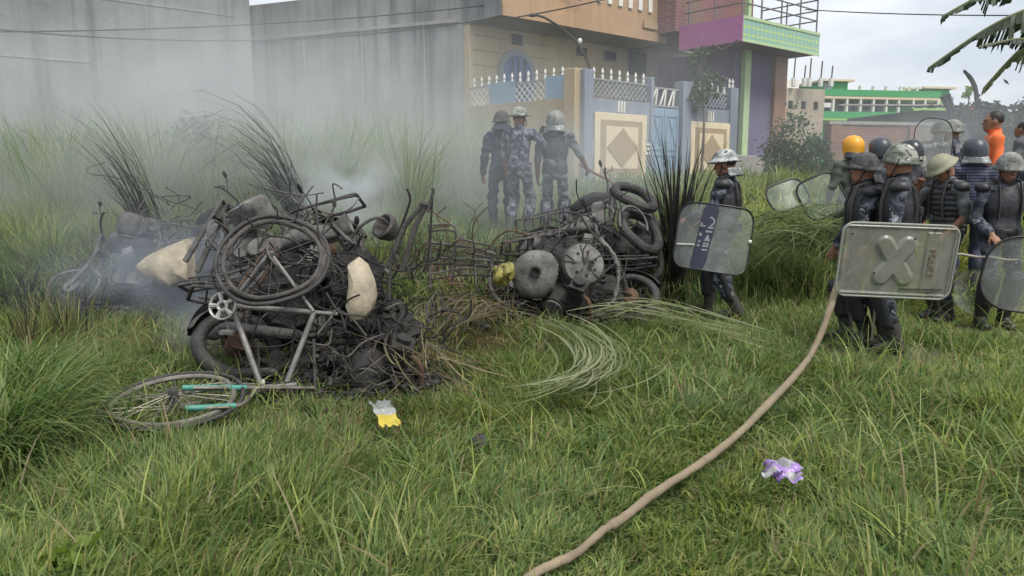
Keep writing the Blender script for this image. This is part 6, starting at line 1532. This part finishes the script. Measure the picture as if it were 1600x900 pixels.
# ---------------------------------------------------------------- banana plant, its crown outside the frame
bd_ = 11.0; bx = X(1700, bd_); ban = empty('banana_plant', (bx, bd_, T(bx, bd_)), 0, 'banana plant whose ragged leaves hang into the top right corner', 'banana plant')
M_ban = leaf_mat('banana_leaf', .3, .45)
top = P(1690, -40, bd_)
MB().tube(bezier([(bx, bd_, T(bx, bd_)), (bx-.02, bd_, 2.5), tuple(top)], 6), [.13-.004*i for i in range(13)], 10).build('stem', mat('banana_stem', (.16, .17, .08), .7, col2=(.10, .08, .05), vscale=5), ban)
def banana_leaf(path, w, seed, col):
    rng = np.random.default_rng(seed); pts = [np.array(tuple(p)) for p in bezier(path, 14)]; n = len(pts); V, F, C = [], [], []
    for side in (1, -1):
        i = 4
        while i < n-1:
            k = int(rng.integers(1, 3)); j = min(n-1, i+k); tg_ = pts[min(n-1, i+1)]-pts[max(0, i-1)]; tg_ /= np.linalg.norm(tg_)
            out = np.cross(tg_, [0, .35, 1.0]); out /= np.linalg.norm(out); out = out*side; drop = np.array([0, 0, -1.])*rng.uniform(.5, 1.15)
            s0, s1 = i/(n-1), j/(n-1); prof = lambda s: math.sin(min(1, s*1.25+.12)*math.pi*.97)**.6 if s < .98 else .15
            L0, L1 = w*prof(s0)*rng.uniform(.75, 1.1), w*prof(s1)*rng.uniform(.75, 1.1); o0 = len(V)
            fw = tg_*.35
            for (pt, L) in ((pts[i], L0), (pts[j], L1)):
                for e in (0, .5, 1): V.append(pt+(out*.55+fw)*L*e+drop*L*(.5*e+.6*e*e))
            F += [(o0, o0+1, o0+4, o0+3), (o0+1, o0+2, o0+5, o0+4)]; cc = np.array(col)*rng.uniform(.7, 1.25); C += [cc]*6
            i = j
    return np.array(V), np.array(F), np.array(C)
for i, (path, w, col) in enumerate(([[(1690, -30), (1600, -38), (1540, -12), (1472, 25)], .34, (.045, .065, .034)], [[(1690, -10), (1610, 12), (1540, 45), (1450, 106)], .36, (.038, .056, .030)], [[(1700, 0), (1640, 40), (1590, 80), (1536, 138)], .38, (.085, .105, .040)], [[(1690, 20), (1620, 56), (1580, 62), (1530, 72)], .15, (.030, .045, .028)], [[(1720, -40), (1650, -60), (1560, -70), (1500, -40)], .22, (.04, .06, .03)], [[(1710, -20), (1780, -50), (1850, 0), (1900, 70)], .26, (.05, .07, .03)])):
    pp = [P(a, b, bd_-.15*i) for a, b in path]; V, F, C = banana_leaf(pp, w, 40+i, col)
    lf = np_mesh('leaf', V-np.array(ban.location), [F], M_ban, ban, False, color=C)
    MB().tube(bezier(pp, 8), [.022-.0006*k for k in range(25)], 6).build('midrib', mat('midrib', (.17, .19, .09), .6), lf, world=False).location = -Vector(ban.location)
# ---------------------------------------------------------------- smoke
def smoke(name, label, c, rad, dens, col, scale=1.6, contrast=(.38, .68), seed=0, rot=0, edge=1.0):
    b = MB(); b.ell((0, 0, 0), (1, 1, 1), nu=20, nv=12); m = bpy.data.materials.new('smoke'); m.use_nodes = True; N, L = m.node_tree.nodes, m.node_tree.links
    for n in list(N): N.remove(n)
    out = N.new('ShaderNodeOutputMaterial'); pv = N.new('ShaderNodeVolumePrincipled'); pv.inputs['Color'].default_value = (*col, 1); pv.inputs['Anisotropy'].default_value = .2
    tc = N.new('ShaderNodeTexCoord'); ln = N.new('ShaderNodeVectorMath'); ln.operation = 'LENGTH'; L.new(tc.outputs['Object'], ln.inputs[0])
    fo = N.new('ShaderNodeMapRange'); fo.interpolation_type = 'SMOOTHSTEP'; fo.inputs['From Min'].default_value = 1.0; fo.inputs['From Max'].default_value = 1.0-edge; L.new(ln.outputs['Value'], fo.inputs['Value'])
    mp = N.new('ShaderNodeMapping'); mp.inputs['Location'].default_value = (seed*3.1, seed*1.7, seed); mp.inputs['Scale'].default_value = tuple(r/min(rad) for r in rad); L.new(tc.outputs['Object'], mp.inputs['Vector'])
    no = N.new('ShaderNodeTexNoise'); no.inputs['Scale'].default_value = scale; no.inputs['Detail'].default_value = 3; no.inputs['Distortion'].default_value = .5; L.new(mp.outputs['Vector'], no.inputs['Vector'])
    nr = N.new('ShaderNodeMapRange'); nr.inputs['From Min'].default_value = contrast[0]; nr.inputs['From Max'].default_value = contrast[1]; L.new(no.outputs['Fac'], nr.inputs['Value'])
    m1 = N.new('ShaderNodeMath'); m1.operation = 'MULTIPLY'; L.new(fo.outputs['Result'], m1.inputs[0]); L.new(nr.outputs['Result'], m1.inputs[1])
    m2 = N.new('ShaderNodeMath'); m2.operation = 'MULTIPLY'; L.new(m1.outputs[0], m2.inputs[0]); m2.inputs[1].default_value = dens; L.new(m2.outputs[0], pv.inputs['Density'])
    L.new(pv.outputs[0], out.inputs['Volume'])
    o = b.build(name, m); o.location = c; o.scale = rad; o.rotation_euler = (0, 0, rot); return tag(o, label, 'smoke', kind='stuff')
smoke('smoke', 'thin grey smoke drifting over the reeds and walls', (-4.6, 11.4, 1.7), (8.8, 4.8, 3.1), .60, (.86, .90, .92), 1.7, (.32, .72), 1)
smoke('smoke', 'blue smoke lying over the left heap', P(250, 425, 7.4), (2.0, 1.0, .85), .85, (.76, .84, .97), 1.5, (.33, .66), 2)
smoke('smoke', 'white puff rising behind the bicycle', P(545, 305, 8.0), (.85, .5, .65), 3.2, (.87, .92, .98), 1.5, (.38, .64), 3)
smoke('smoke', 'pale wisp rising left of the white puff', P(470, 260, 9.4), (.9, .6, 1.1), 1.1, (.86, .91, .96), 1.7, (.42, .66), 8)
smoke('smoke', 'blue smoke seeping out under the bicycle chain', P(335, 510, 6.0), (.6, .5, .5), 1.5, (.72, .80, .95), 1.4, (.36, .66), 4)
smoke('smoke', 'faint smoke around the people by the right heap', (.6, 9.3, 1.4), (2.6, 1.1, 1.3), .38, (.82, .87, .92), 1.3, (.3, .7), 5)
smoke('smoke', 'faint wisp beside the hose', P(1085, 645, 4.6), (.22, .2, .28), 1.6, (.85, .9, .95), 1.4, (.35, .7), 6)
smoke('smoke', 'thin veil of smoke in front of the cream house', (2.5, 13.6, 3.0), (6.0, 2.2, 3.2), .13, (.86, .89, .92), 1.3, (.3, .7), 9)
smoke('smoke', 'thin smoke over the back row and brick wall', (8.4, 14.0, 2.0), (5.2, 3.2, 2.2), .19, (.82, .87, .92), 1.2, (.3, .7), 7)
